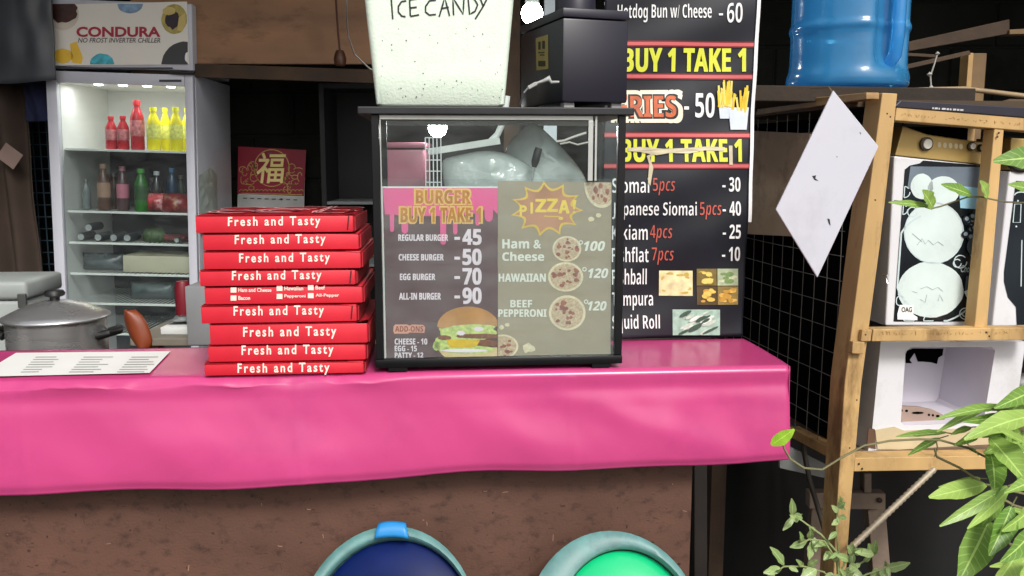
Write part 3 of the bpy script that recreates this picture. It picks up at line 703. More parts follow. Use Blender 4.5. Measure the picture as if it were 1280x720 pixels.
MB().tube([pp.px(655, 116), pp.px(660, 110)] , .0015, 6).build('prong', ALU, t)
MB().tube([pp.px(655, 116), pp.px(652, 124), pp.px(650, 131)], .0016, 6).build('lead', BLACKP, t)

# ---------------------------------------------------------------- menu banner at the back of the counter
MBN = MC @ Matrix.Translation((0, DEP + .004, 0))
t = thing('menu_banner', 'tall black hanging menu banner with white and yellow lettering', 'banner', MBN)
pl = Pl(MBN, 0)
bl, br, bb, btp = pl.px(752, 300).x, pl.px(934, 300).x, TOP + .001, 1.22
def wv(p):
    p = p.copy(); p.y += .0035 * math.sin(p.z * 17 + p.x * 5 + .5) + .0022 * math.sin(p.x * 30 + p.z * 6) + .0015 * math.sin(p.z * 48 - p.x * 21); return p
def bgrid(x0, x1, z0, z1, off, nu, nv): return MB().grid(lambda u, v: wv(Vector((x0 + (x1 - x0) * u, off, z0 + (z1 - z0) * v))), nu, nv)
TARP = mat('black_tarpaulin_print', S(20, 22, 32), .42, var=.25, scale=6, rvar=.05, stain=S(36, 40, 52), stain_amt=.5, sscale=5)
o = bgrid(bl, br, bb, btp, .0022, 60, 160).build('sheet', TARP, t, smooth=180)
md = o.modifiers.new('thickness', 'SOLIDIFY'); md.thickness = .0012; md.offset = 1
bgrid(br - .0002, br + .0062, bb + .22, btp, .0002, 2, 120).build('white_hem', WPRINT, t, smooth=180)
def place(mb): return mb.warp(wv)
def ptx(mb, s_, x0, y0, x1, y1, bold=.02, shear=0, off=-.0012, slope=0): mb.ptext(pl, s_, x0, y0, x1, y1, off, bold, shear, slope=slope)
STR = mat('dull_red_print', S(206, 98, 100), .5, var=.1); STRD = mat('dark_red_line', S(120, 22, 34), .5, var=.1)
b = MB(); d = MB()
for y in (55, 95.5, 169, 207.5):
    z = pl.px(860, y).z; hh = .0031
    b.grid(lambda u, v: Vector((bl + .002 + (br - bl - .004) * u, -.0009, z - hh + 2 * hh * v)), 40, 1)
    for s_ in (-1, 1): d.grid(lambda u, v: Vector((bl + .002 + (br - bl - .004) * u, -.0009, z + s_ * (hh + .0013) - .0009 + .0018 * v)), 40, 1)
place(b).build('red_stripes', STR, t); place(d).build('stripe_edges', STRD, t)
b = MB()
ptx(b, '~Hotdog Bun w/ Cheese', 772, 5, 889, 28, -.01, 0); ptx(b, '~60', 908, 4, 927, 28.5, -.008); ptx(b, '-', 898, 17, 903, 19.5, .02)
ptx(b, '~50', 869, 116, 894, 147, .0); b.prect(pl, 855, 133, 861, 137, -.0012)
for y, l, x0, x1, pr_ in ((221, 'Siomai', 765, 811, '30'), (251, 'Japanese Siomai', 765, 870, '40'), (280, 'Kikiam', 765, 810, '25'), (308, 'Fishflat', 765, 811, '10'), (336, 'Fishball', 765, 809, None), (364.5, 'Tempura', 765, 817, None), (392.5, 'Squid Roll', 765, 825, None)):
    yb = y + 20 if not set(l) & set('pqgy') else y + 23.5
    ptx(b, '~' + l, x0, y + (1 if l != 'Fishball' else 0), x1, yb, -.012)
    if pr_: ptx(b, '~' + pr_, 911, y + .5, 925.5, y + 18.5, 0); b.prect(pl, 902.5, y + 10.5, 906.5, y + 13, -.0012)
place(b).build('lettering', WPRINT, t)
b = MB()
ptx(b, '~BUY 1 TAKE 1', 779, 60.5, 932, 89.5, .02); ptx(b, '~BUY 1 TAKE 1', 776, 174, 927, 202.5, .015)
place(b).build('yellow_lettering', mat('lime_yellow_print', S(214, 218, 66), .5, var=.08), t)
b = MB(); 
for s_, y in (('5pcs', 221), ('5pcs', 251), ('4pcs', 280), ('7pcs', 308)):
    x0 = {221: 815.5, 251: 874, 280: 813, 308: 815}[y]; ptx(b, '^' + s_, x0, y + 1.5, x0 + 27, y + 23, -.02, 0)
place(b).build('red_lettering', mat('orange_red_print', S(190, 88, 74), .5), t)
b = MB(); ptx(b, '~FRIES', 767, 114, 850, 152, .09); place(b).build('fries_outline', mat('cream_white_print', S(236, 226, 206), .5), t)
b = MB(); ptx(b, '~FRIES', 771, 118, 846, 148, .05, off=-.0018); place(b).build('fries_black_edge', mat('black_print', (.012, .01, .01), .5), t)
b = MB(); ptx(b, '~FRIES', 773, 119.5, 844.5, 146.5, .008, off=-.0024); place(b).build('fries_lettering', mat('orange_print', S(200, 100, 60), .5, var=.25, scale=50), t)
# tape stuck across the second line
b = MB()
b.ppoly(pl, [(784, 185), (800, 183.5), (828, 186), (855, 185), (885, 183), (906, 184), (905, 188.5), (880, 188), (860, 192), (838, 191), (820, 194), (800, 190), (785, 189)], -.0024)
b.ppoly(pl, [(818, 190), (812, 197), (816, 210), (812, 232), (809, 228), (811, 205), (808, 195)], -.0026); b.ppoly(pl, [(911, 182), (915.5, 182), (915.5, 206), (911, 206)], -.0024)
place(b).build('tape', mat('old_tape', S(196, 186, 156), .5, var=.15, scale=40), t)
# french fries
b = MB()
for cup in ([(898, 122), (919, 122), (913, 148), (901, 148)], [(912, 134), (937, 134), (934, 162), (914, 162)]): b.ppoly(pl, cup, -.0013 - .0004 * (cup[0][0] > 900))
place(b).build('fries_cup_picture', mat('pale_blue_print', S(212, 222, 234), .5, var=.06, scale=90), t)
rr = random.Random(4); b = MB(); d = MB()
for k in range(34):
    x0 = rr.uniform(898, 936); yb = 132 if x0 < 914 else 138; L = rr.uniform(14, 32); dx = rr.uniform(-3, 4)
    (b if k % 3 else d).pline(pl, [(x0, yb + rr.uniform(-2, 3)), (x0 + dx, yb - L)], 2.4, -.0020 - .00003 * k)
place(b).build('fries_picture', mat('fries_yellow_print', S(236, 200, 60), .5, var=.12, scale=90), t); place(d).build('fries_pale_picture', mat('fries_pale_print', S(244, 224, 120), .5, var=.12), t)
# food photographs
def photo(x0, y0, x1, y1, basecol, cols, seed, n, long=False):
    b = MB().prect(pl, x0, y0, x1, y1, -.0010); o = place(b).build('food_picture', mat('photo_%d' % seed, basecol, .5, var=.2, scale=80), t)
    r_ = random.Random(seed)
    for i, c in enumerate(cols):
        b = MB()
        for k in range(n):
            rx = r_.uniform(2.5, 5.5) * (1.9 if long else 1); ry = r_.uniform(1.5, 3)
            cx, cy = r_.uniform(x0 + rx + 1, x1 - rx - 1), r_.uniform(y0 + ry + 1.8, y1 - ry - 1.8); sl = -.45 if long else 0
            pts = [(cx + rx * math.cos(q * .63), min(y1 - .5, max(y0 + .5, cy + ry * math.sin(q * .63) + sl * rx * math.cos(q * .63)))) for q in range(10)]
            b.ppoly(pl, pts, -.0014 - .0003 * i - .00001 * k)
        place(b).build('food_piece_picture', mat('photo_%d_%d' % (seed, i), c, .5, var=.15, scale=150), o)
photo(824.5, 338.5, 866, 370, S(226, 214, 164), [S(216, 196, 110), S(232, 218, 150), S(196, 172, 84)], 1, 22)
photo(871, 336, 896, 357, S(120, 104, 52), [S(206, 180, 74), S(228, 206, 110)], 2, 7); photo(897, 336, 923, 357, S(170, 184, 150), [S(206, 212, 170), S(120, 150, 90)], 3, 7)
photo(871, 358, 896, 381, S(84, 66, 34), [S(196, 150, 60), S(216, 190, 90)], 4, 8); photo(897, 358, 923, 381, S(140, 120, 66), [S(222, 178, 84), S(190, 146, 60)], 5, 8)
photo(841, 387, 900, 419, S(156, 186, 170), [S(214, 226, 216), S(190, 206, 190), S(60, 84, 70)], 6, 8, True)

# ---------------------------------------------------------------- hanging lit bulbs
def bulb(px_, py_, Y, lab, r_=.027, ztop=2.63):
    c = W(px_, py_, Y=Y); t = thing('light_bulb', lab, 'light bulb', Matrix.Translation(c), 'lit bulbs hanging behind the counter')
    MB().lathe([(0, -r_), (r_ * .35, -r_ * .94), (r_ * .68, -r_ * .74), (r_ * .9, -r_ * .42), (r_, 0), (r_ * .96, r_ * .3), (r_ * .78, r_ * .65), (r_ * .6, r_ * .86)], (0, 0, 0), 28).build('bulb', BULBM, t, smooth=180)
    MB().lathe([(r_ * .62, r_ * .87), (r_ * .66, r_ * 1.0), (r_ * .6, r_ * 2.8), (r_ * .3, r_ * 3.2), (0, r_ * 3.2)], (0, 0, 0), 16).build('socket', mat('grey_socket', S(96, 98, 98), .5), t, smooth=50)
    MB().tube([(0, 0, r_ * 3.1), (.004, 0, r_ * 6), (0, .004, ztop - c.z)], .003, 6).build('cord', mat('black_cord', (.01, .01, .01), .5), t)
    return t
bulb(665, 17, 2.3, 'lit bulb hanging between the foam box and the black appliance')
bulb(547, 160, 2.9, 'added lit bulb in place of a bright reflection in the display case glass', .030)  # bulb added to stand for a bright reflection in the glass

# ---------------------------------------------------------------- upright fridge
pF = W(150, 300, Y=3.5)
MF = Matrix.Translation((W(243, 250, Y=3.5).x, 3.5, 0)) @ Matrix.Rotation(R(1.6), 4, 'Y') @ Matrix.Rotation(R(2.5), 4, 'Z')
t = thing('display_fridge', 'tall grey upright display fridge with a lit glass door', 'fridge', MF)
pf = Pl(MF, 0)
fx0, fx1 = pf.px(61, 200).x, pf.px(244, 200).x; ftop = pf.px(150, 1).z; zsplit = pf.px(150, 87.5).z; FD = .52
ix0, ix1 = pf.px(77, 250).x, pf.px(234, 250).x; iz1 = pf.px(150, 105.5).z; iz0 = .30; fbt = .08
shz_top = pf.px(150, 187.5).z
b = MB()   # carcass as walls round a hollow
b.box(fx0, ix0 - .008, .03, FD, fbt, zsplit - .008, .004); b.box(ix1 + .008, fx1, .03, FD, fbt, zsplit - .008, .004)
b.box(ix0 - .0078, ix1 + .0078, FD - .03, FD - .002, fbt, zsplit - .01); b.box(ix0 - .0078, ix1 + .0078, .032, FD - .032, fbt + .002, iz0 - .02)
b.box(fx0, fx1, .002, FD, zsplit + .006, ftop, .006)
b.box(ix0 - .0078, ix1 + .0078, .032, FD - .032, iz1 + .012, zsplit - .009)
b.build('cabinet', FRIDGE, t, smooth=40)
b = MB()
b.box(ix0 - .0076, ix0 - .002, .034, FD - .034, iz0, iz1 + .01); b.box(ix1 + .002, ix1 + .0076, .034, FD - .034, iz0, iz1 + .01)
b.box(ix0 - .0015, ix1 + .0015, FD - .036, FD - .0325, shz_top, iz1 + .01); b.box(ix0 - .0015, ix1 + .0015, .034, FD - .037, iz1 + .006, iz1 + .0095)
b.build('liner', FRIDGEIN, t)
MB().box(ix0 - .0015, ix1 + .0015, FD - .036, FD - .0325, iz0, shz_top - .001).build('shaded_liner_back', mat('painted_liner_shade', S(38, 44, 48), .5, var=.4, scale=6), t)  # lower liner back; shade under the lit shelf put into its colour
# header sign
hd = MB().ppoly(pf, [(63.5, 6), (234, 2), (236.5, 80.5), (64, 82)], -.002).build('header_sign', mat('white_sign', S(232, 228, 218), .4, var=.03), t)
b = MB(); b.ptext(pf, 'CONDURA', 96, 33.5, 201, 46.5, -.004, .035); b.build('lettering', mat('crimson_print', S(168, 34, 62), .5), hd)
b = MB(); b.ptext(pf, 'NO FROST INVERTER CHILLER', 98, 47.5, 201, 53.5, -.004, .012, .2); b.build('small_lettering', mat('grey_print', S(96, 90, 100), .5), hd)
rr = random.Random(21)
def half(pts, x0=64.5, x1=235, y0=5, y1=80.5): return [(min(x1, max(x0, x)), min(y1, max(y0, y))) for x, y in pts]
art('bowl_picture', [half(blob(79, 18, 20, 20, 24, .02))], mat('bowl_print', S(214, 204, 190), .5), -.003, hd, pf)
art('chocolate_picture', [half(blob(80, 14, 17, 15, 22, .1))], mat('chocolate_print', S(60, 30, 24), .5, var=.5, scale=40), -.004, hd, pf)
art('water_glass_picture', [half(blob(163, 5, 16, 12, 24, .02))], mat('water_glass_print', S(130, 160, 190), .5, var=.4, scale=30), -.003, hd, pf)
art('fruit_bowl_picture', [half(blob(218, 24, 16, 19, 24, .03))], mat('fruit_rim_print', S(176, 160, 84), .5, var=.3, scale=40), -.003, hd, pf)
art('berries_picture', [blob(216, 25, 9, 11, 16, .15)], mat('berry_print', S(42, 24, 40), .5, var=.5, scale=60), -.004, hd, pf)
art('fruit_slice_picture', [[(224, 22), (232, 16), (233, 30), (228, 40), (222, 38)], blob(212, 14, 8, 5, 12, .1)], mat('fruit_slice_print', S(208, 186, 110), .5), -.005, hd, pf)
art('lemon_picture', [blob(79, 70, 13, 9, 20, .05), half([(88, 55), (96, 52), (104, 72), (102, 80), (90, 78)])], mat('lemon_print', S(240, 196, 64), .5, var=.1), -.003, hd, pf)
art('blue_fruit_picture', [half(blob(128, 80, 15, 13, 22, .04))], mat('blue_fruit_print', S(70, 176, 196), .5, var=.4, scale=50), -.003, hd, pf)
art('pan_picture', [half(blob(232, 82, 30, 30, 30, .01))], mat('pan_print', S(58, 58, 60), .5), -.003, hd, pf)
art('pan_food_picture', [half(blob(236, 72, 5, 7, 14, .1))], WPRINT, -.004, hd, pf)
# door
b = MB(); dz1, dz0 = zsplit - .010, fbt
b.box(fx0 + .002, ix0, 0, .028, dz0, dz1, .003); b.box(ix1, fx1 - .002, 0, .028, dz0, dz1, .003)
b.box(ix0 + .0005, ix1 - .0005, .0005, .0275, iz1, dz1 - .0005, .002); b.box(ix0 + .0005, ix1 - .0005, .0005, .0275, dz0 + .0005, iz0 - .02, .002)
dr = b.build('door', FRIDGE, t, smooth=40)
MB().box(ix0 + .001, ix1 - .001, .012, .015, iz0 - .019, iz1 - .001).build('door_glass', GLASSF, dr)
MB().prect(pf, 199, 99.5, 227, 102.5, -.001).build('badge', mat('dark_badge', S(52, 52, 60), .4), dr)
b = MB(); pts = [pf.px(x, y, -.016) for x, y in ((214, 90), (240, 91.5), (243.5, 91), (244, 88.5))]; b.tube(pts, [.006, .007, .008, .006], 10); b.build('handle', mat('black_handle', (.02, .02, .022), .35), dr, smooth=60)
b = MB().prect(pf, 63, 84.2, 216, 86.2, -.0008); b.build('gasket', mat('gasket', S(60, 60, 66), .6), t)
SH = [187.5, 266, 305.5, 344.5, 382, 420]
shz = [pf.px(150, y).z for y in SH]; SHM = mat('shelf_glass_edge', S(206, 210, 206), .35, var=.05)
for i, z in enumerate(shz):
    b = MB().box(ix0 + .001, ix1 - .001, .045, .052, z - .007, z + .002, .001)
    if i == 0: b.box(ix0 + .001, ix1 - .001, .0522, FD - .05, z - .004, z)
    else:
        for k in range(26): b.bar((ix0 + .012 + (ix1 - ix0 - .024) * k / 25, .053, z - .002), (ix0 + .012 + (ix1 - ix0 - .024) * k / 25, FD - .045, z - .002), .003, .003)
    b.build('shelf', SHM, t)
pin = Pl(MF, .10)
for x in (113, 144, 175, 205.5):
    p = pf.px(x, 107.5, .07); p.z = iz1 + .0035
    MB().lathe([(0, -.006), (.012, -.004), (.014, 0)], (p.x, .075, p.z), 14, sx=1.3).build('lamp', LAMPW, t, smooth=50)
ld = bpy.data.lights.new('fridge_lamp', 'AREA'); ld.shape = 'RECTANGLE'; ld.size = .42; ld.size_y = .06; ld.energy = .85; ld.color = (1, .99, .94)
lo = bpy.data.objects.new('fridge_lamp', ld); COL.objects.link(lo); lo.parent = t; lo.location = ((ix0 + ix1) / 2, .10, iz1 - .004)
# bottles and packs on the shelves
def bottle(x0, x1, ytop, ybot, Y, kind, label, m, cap, wrap=None, group=None, name='bottle', cat='bottle'):
    pb = Pl(MF, Y); a, c = pb.px(x0, ybot), pb.px(x1, ybot); r_ = (c.x - a.x) / 2; tp = pb.px((x0 + x1) / 2, ytop).z
    zi = min(range(len(shz)), key=lambda q: abs(shz[q] - a.z)); z0 = shz[zi] + .0015; h = tp - z0
    tt = thing(name, label, cat, MF @ Matrix.Translation(((a.x + c.x) / 2, Y, z0)), group)
    if kind == 'can': prof = [(0, 0), (r_ * .8, 0), (r_, .05 * h), (r_, .9 * h), (r_ * .8, h), (0, h)]
    else: prof = [(0, 0), (r_ * .9, 0), (r_, .04 * h), (r_ * .97, .3 * h), (r_, .55 * h), (r_ * .95, .66 * h), (r_ * .6, .8 * h), (r_ * .42, .86 * h), (r_ * .42, .9 * h)]
    MB().lathe(prof, (0, 0, 0), 20).build('body', m, tt, smooth=50)
    if kind != 'can': MB().lathe([(0, h), (r_ * .5, h), (r_ * .52, .985 * h), (r_ * .52, .9 * h), (0, .9 * h)], (0, 0, 0), 16).build('cap', cap, tt, smooth=40)
    if wrap: MB().lathe([(r_ * 1.015, .28 * h), (r_ * 1.03, .3 * h), (r_ * 1.03, .58 * h), (r_ * 1.015, .6 * h)], (0, 0, 0), 20).build('label', wrap, tt, smooth=50)
    return tt
RB = mat('red_drink', S(176, 24, 40), .3, var=.2, scale=40); RC = mat('red_cap', S(206, 24, 44), .4); RW = mat('red_white_label', S(200, 120, 124), .4, var=.6, scale=70)
YB = mat('yellow_drink', S(232, 220, 20), .35, var=.08); YC = mat('yellow_cap', S(236, 232, 40), .4); YW = mat('pale_yellow_label', S(226, 232, 120), .4, var=.3, scale=80)
gd = 'drinks on the fridge shelves'
for x0, x1, yt, lab in ((132.5, 147, 145.5, 'short red drink bottle leftmost on the bright top fridge shelf'), (147.5, 162, 145, 'short red drink bottle beside the tall red one in the fridge')):
    bottle(x0, x1, yt, 186, .10, 'b', lab, RB, RC, RW, gd)
bottle(164, 181, 125.5, 186, .10, 'b', 'tall red drink bottle beside the yellow bottles in the fridge', RB, RC, RW, gd)
for x0, x1, yt, Y, lab in ((184.5, 201, 134, .09, 'yellow drink bottle next to the tall red bottle'), (201, 214, 135, .16, 'yellow drink bottle set back between two others'), (213, 228.5, 134, .09, 'yellow drink bottle right of the set back one'), (228, 243, 135, .17, 'rightmost yellow drink bottle, half hidden by the door frame')):
    bottle(x0, x1, yt, 187, Y, 'b', lab, YB, YC, YW, gd)
bottle(123, 139, 205, 264, .12, 'b', 'brown drink bottle on the dim second fridge shelf', mat('brown_drink', S(80, 54, 40), .3), mat('brown_cap', S(140, 110, 90), .5), mat('tan_label', S(150, 120, 100), .5), gd)
bottle(147, 162, 208, 264, .14, 'b', 'dull pink drink bottle on the second fridge shelf', mat('dull_pink_drink', S(74, 48, 54), .3), mat('pink_cap', S(150, 100, 110), .5), mat('pink_label', S(186, 110, 130), .5), gd)
bottle(169, 186, 211, 264, .10, 'b', 'green drink bottle on the second fridge shelf', mat('green_drink', S(30, 100, 26), .3, var=.2), mat('green_cap', S(60, 150, 50), .5), mat('dark_green_label', S(28, 74, 30), .5), gd)
bottle(190, 204, 214, 264, .13, 'b', 'clear dark drink bottle between the green and blue ones', mat('dark_drink', S(34, 36, 40), .2), mat('white_cap', S(190, 196, 200), .5), None, gd)
bottle(209, 223, 210, 264, .13, 'b', 'blue drink bottle right of the clear one on the second shelf', mat('blue_drink', S(26, 54, 80), .3), mat('blue_cap', S(50, 100, 140), .5), None, gd)
for x0, x1, yt, Y, lab, c in ((139, 148, 216, .20, 'dark amber bottle standing behind the brown and pink ones', S(60, 40, 26)), (186, 196, 222, .22, 'dark bottle set back behind the green one', S(26, 34, 30)), (222, 232, 219, .20, 'grey green bottle at the far right of the second fridge shelf', S(60, 74, 66)), (104, 114, 224, .16, 'small pale grey bottle at the far left of the second fridge shelf', S(112, 122, 122))):
    bottle(x0, x1, yt, 264, Y, 'b', lab, mat('glass_%d' % int(x0), c, .25, var=.3), mat('dull_cap', S(120, 120, 116), .5), None, gd)
def pack(x0, x1, y0, y1, Y, lab, m, name='snack_pack', cat='pack', seed=0, d_=.07):
    pb = Pl(MF, Y); a, c = pb.px(x0, y1), pb.px(x1, y0); zi = min(range(len(shz)), key=lambda q: abs(shz[q] - a.z)); z0 = shz[zi] + .002
    b = MB(); b.grid(lambda u, v: Vector((a.x + (c.x - a.x) * u, Y + d_ * .5 * (1 - math.sin(math.pi * u) ** .5 * math.cos(v * math.pi - math.pi / 2) * .9) , z0 + (c.z - z0) * v)) + mnoise.noise_vector(Vector((u * 5 + seed, v * 5, seed))) * .006 * math.sin(math.pi * v), 14, 8)
    o = b.build(name, m, None, MF, smooth=180); md = o.modifiers.new('thickness', 'SOLIDIFY'); md.thickness = .02; md.offset = 1
    return tag(o, lab, cat)
pack(181, 204, 242, 265, .07, 'red and pink snack pack leaning on the second fridge shelf', mat('red_pack', S(180, 56, 64), .35, var=.6, scale=30, stain=S(220, 190, 190), stain_amt=.9, sscale=24), seed=1)
pack(204, 232, 247, 265, .08, 'dark red snack pack with pale top at the right of the second shelf', mat('dark_red_pack', S(120, 30, 34), .35, var=.4, scale=30, stain=S(180, 150, 120), stain_amt=.8, sscale=22), seed=4)
pack(100, 150, 318, 343, .12, 'crumpled clear bag of food on the fourth fridge shelf', mat('grey_film_pack', S(90, 98, 100), .3, var=.5, scale=16), 'food_bag', 'bag', 7)
pack(160, 215, 354, 381, .14, 'pale hazy food bag on the lowest visible fridge shelf', mat('hazy_pack', S(88, 100, 100), .35, var=.4, scale=12), 'food_bag', 'bag', 9)
pack(200, 233, 294, 305, .10, 'small dull red packet at the right of the third fridge shelf', mat('dull_red_pack', S(96, 44, 44), .4, var=.5, scale=30), seed=15)
pack(166, 236, 362, 381, .2, 'dark wrapped parcel at the back of the lowest visible shelf', mat('dark_parcel', S(52, 58, 60), .4, var=.5, scale=16), 'food_bag', 'bag', 19)
pack(182, 200, 290, 305, .12, 'small dark green vegetable bundle on the third fridge shelf', mat('green_bundle', S(46, 70, 34), .6, var=.5, scale=30), 'vegetable_bundle', 'vegetables', 12)
q = Pl(MF, .09); a, c = q.px(154, 343), q.px(238, 321); z0 = shz[3] + .002
tag(MB().box(a.x, ix1 - .004, .09, .28, z0, c.z, .003).build('food_carton', mat('buff_carton', S(168, 164, 142), .6, var=.15, scale=8), None, MF, smooth=40), 'long buff carton on the fourth fridge shelf', 'carton')
CAN = mat('can_end', S(186, 190, 190), .35, metal=.6, var=.1)
for i, (x, y, lab) in enumerate(((101, 298.5, 'drink can lying leftmost on the third fridge shelf, end facing out'), (122.5, 298.5, 'drink can lying second from left on the third fridge shelf'), (142, 298.5, 'drink can lying third from left on the third fridge shelf'), (159, 298.5, 'drink can lying rightmost of the row on the third fridge shelf'), (110.5, 284.5, 'drink can lying on top of the row of cans'), (220.5, 290.5, 'small pale can end at the right of the third fridge shelf'))):
    q = Pl(MF, .08).px(x, y); r_ = .0165 if i < 5 else .012
    if i != 4: q.z = shz[2] + r_ + .002
    Mq = MF @ Matrix.Translation(q) @ Matrix.Rotation(R(-90), 4, 'X')
    tt = thing('drink_can', lab, 'drink can', Mq, 'drink cans lying on the third shelf')
    MB().lathe([(0, .11), (r_, .11), (r_, .004), (r_ * .9, 0), (r_ * .8, 0)], (0, 0, 0), 20).build('body', mat('dark_can', S(70, 76, 80), .35, metal=.4), tt, smooth=40)
    MB().lathe([(r_ * .8, -.0005), (r_ * .62, .004), (0, .004)], (0, 0, 0), 20).build('end', CAN, tt, smooth=40)
# wrapped cover bag hanging at the fridge's side
pq = Pl(MF, fx1 + .003, 0)
tag(MB().grid(lambda u, v: Vector((fx1 + .004 + .02 * math.sin(math.pi * u) * (1 - .6 * v) + .006 * mnoise.noise(Vector((u * 9, v * 12, 2))), .03 + .25 * u, 1.0 + .26 * v * (1 - .25 * abs(u - .5)))), 16, 20).build('plastic_wrap', mat('cloudy_wrap', S(168, 178, 172), .35, var=.15, bump=.5, bscale=30), None, MF, smooth=180), 'cloudy plastic bag hanging on the right side of the fridge', 'plastic bag')

# ---------------------------------------------------------------- left of the fridge and behind the counter
def hang(name, label, cat, px0, px1, py0, py1, Y, m, amp=.02, freq=30, th=.004, sag=0.0, kind=None):
    a, c = W(px0, py1, Y=Y), W(px1, py0, Y=Y)
    b = MB().grid(lambda u, v: Vector((a.x + (c.x - a.x) * u, Y + amp * math.sin(u * (c.x - a.x) * freq + 2 * v) + amp * .6 * mnoise.noise(Vector((u * 6, v * 4, Y))), a.z + (c.z - a.z) * v - sag * math.sin(math.pi * u) * (1 - v))), 60, 24)
    o = b.build(name, m, None, smooth=180); md = o.modifiers.new('thickness', 'SOLIDIFY'); md.thickness = th
    return tag(o, label, cat)
hang('grey_tarp', 'dark grey creased plastic sheet hanging above the space left of the fridge', 'tarp', -60, 62, -80, 101, 3.45, mat('grey_tarp_sheet', S(74, 78, 84), .45, var=.45, scale=3, bump=.5, bscale=8), .03, 12, sag=.01)
hang('brown_curtain', 'dark brown curtain hanging at the far left', 'curtain', -80, 30, 100, 420, 3.6, mat('brown_cloth', S(62, 50, 42), .9, var=.3, scale=6), .03, 60)
hang('navy_cloth', 'navy blue cloth hanging beside the fridge below the grey tarp', 'cloth', 32, 62, 100, 152, 3.55, mat('navy_cloth', S(24, 30, 62), .9, var=.3), .012, 60)
tt = Matrix.Translation(W(12, 195, Y=3.52)) @ Matrix.Rotation(R(38), 4, 'Y')
tag(MB().box(-.04, .04, 0, .001, -.035, .035).build('paper_note', mat('buff_paper', S(132, 112, 104), .8), None, tt), 'small tilted buff paper pinned on the brown curtain', 'paper')
b = MB(); a, c = W(36, 345, Y=3.75), W(66, 150, Y=3.75)
for k in range(6): b.bar((a.x + (c.x - a.x) * k / 5, 3.75, a.z), (a.x + (c.x - a.x) * k / 5, 3.75, c.z), .004, .004)
for k in range(14): b.bar((a.x, 3.756, a.z + (c.z - a.z) * k / 13), (c.x, 3.756, a.z + (c.z - a.z) * k / 13), .004, .004)
tag(b.build('wire_rack', mat('blue_grey_wire', S(70, 92, 104), .5, metal=.4), None), 'blue grey wire grid standing in the dark beside the fridge', 'wire grid')
# cool box
M = frame(W(-52, 436, Y=2.55) - Vector((0, 0, .03)), R(4)); t = thing('cool_box', 'pale grey cool box with a latch behind the cooking pot', 'cool box', M)
p0 = Pl(M, 0); zl, zt_, xr_ = p0.px(20, 376).z, p0.px(20, 352).z, p0.px(36, 400).x
CB = mat('pale_grey_plastic', S(150, 156, 154), .5, var=.1)
MB().box(-.28, xr_ - .006, .006, .24, -.2, zl, .012).build('body', CB, t, smooth=50); MB().box(-.29, xr_, 0, .25, zl + .001, zt_, .012).build('lid', CB, t, smooth=50)
lt = p0.px(28, 372); MB().box(lt.x - .012, lt.x + .012, -.008, .004, lt.z - .03, lt.z + .012, .003).build('latch', mat('dark_latch', S(70, 72, 72), .5), t)
# pot
YP = 1.84; pc = W(71, 437, Y=YP); prx = (W(131, 420, Y=YP).x - W(14, 420, Y=YP).x) / 2; zr = W(71, 397, Y=YP).z; zl = W(71, 381, Y=YP).z - .0
M = Matrix.Translation((W(72, 420, Y=YP).x, YP, zr - .14)); t = thing('cooking_pot', 'round aluminium cooking pot with domed lid and black handles', 'cooking pot', M)
POT = mat('worn_aluminium', (.76, .76, .76), .27, metal=.85, var=.12, scale=5, stretch=(1, 1, 12), rvar=.1)
MB().lathe([(0, 0), (prx * .97, 0), (prx * .985, .01), (prx * .985, .138), (prx * .95, .138), (prx * .94, .01), (0, .008)], (0, 0, 0), 56).build('body', POT, t, smooth=40)
ld_ = MB().lathe([(prx * 1.05, .1395), (prx * 1.07, .142), (prx * 1.06, .145), (prx * .9, .153), (prx * .6, .167), (prx * .3, .175), (0, .177)], (0, 0, 0), 56).build('lid', POT, t, smooth=60)
MB().lathe([(.009, .176), (.010, .184), (.019, .187), (.021, .192), (.017, .198), (0, .199)], (0, 0, 0), 24).build('knob', mat('black_bakelite', (.012, .012, .012), .4), ld_, smooth=50)
for s_ in (-1, 1): MB().tube([(s_ * prx * .98, -.03, .105), (s_ * (prx + .022), -.028, .112), (s_ * (prx + .032), 0, .113), (s_ * (prx + .022), .028, .112), (s_ * prx * .98, .03, .105)], .0085, 10).build('handle', mat('black_bakelite', (0, 0, 0)), t, smooth=60)
# table behind and what lies on it
YT = 2.45; a = W(162, 423, Y=YT); c = W(300, 420, Y=YT)
t = thing('back_table', 'rough low table behind the counter holding papers', 'table', Matrix.Translation((a.x, YT, a.z)))
MB().box(0, 2.0, 0, .4, -.022, 0, .003).build('table_top', mat('grey_board', S(118, 112, 100), .7, var=.2), t)
for x in (.03, 1.9): MB().box(x, x + .04, .03, .07, -a.z, -.0225).build('leg', RAWWOOD, t)
t2 = MB().box(W(192, 420, Y=YT).x, W(241, 420, Y=YT).x, YT + .05, YT + .25, a.z + .001, a.z + .022, .002).build('paper_stack', mat('stacked_paper', S(206, 208, 206), .7, var=.1, scale=30, stretch=(1, 1, 30)), None, smooth=30)
tag(t2, 'stack of white papers lying on the table behind the counter', 'papers')
tag(MB().grid(lambda u, v: Vector((W(195, 420, Y=YT).x + .1 * u, YT + .08 + .12 * v, a.z + .026 + .012 * mnoise.noise(Vector((u * 4, v * 4, 1))) + .008)), 10, 10).build('crumpled_plastic', mat('grey_film_pack', (0, 0, 0)), None, smooth=180), 'crumpled grey plastic on the white papers', 'plastic')
YG = 2.35; a2, c2 = W(234, 424, Y=YG), W(262, 358, Y=YG)
tag(MB().box(a2.x, c2.x + .05, YG, YG + .1, a.z + .001, c2.z, .004).build('grey_carton', mat('grey_carton', S(132, 134, 136), .6, var=.1), None, smooth=40), 'grey carton standing behind the pizza boxes', 'carton')
a2, c2 = W(222, 398, Y=YT + .3), W(236, 350, Y=YT + .3)
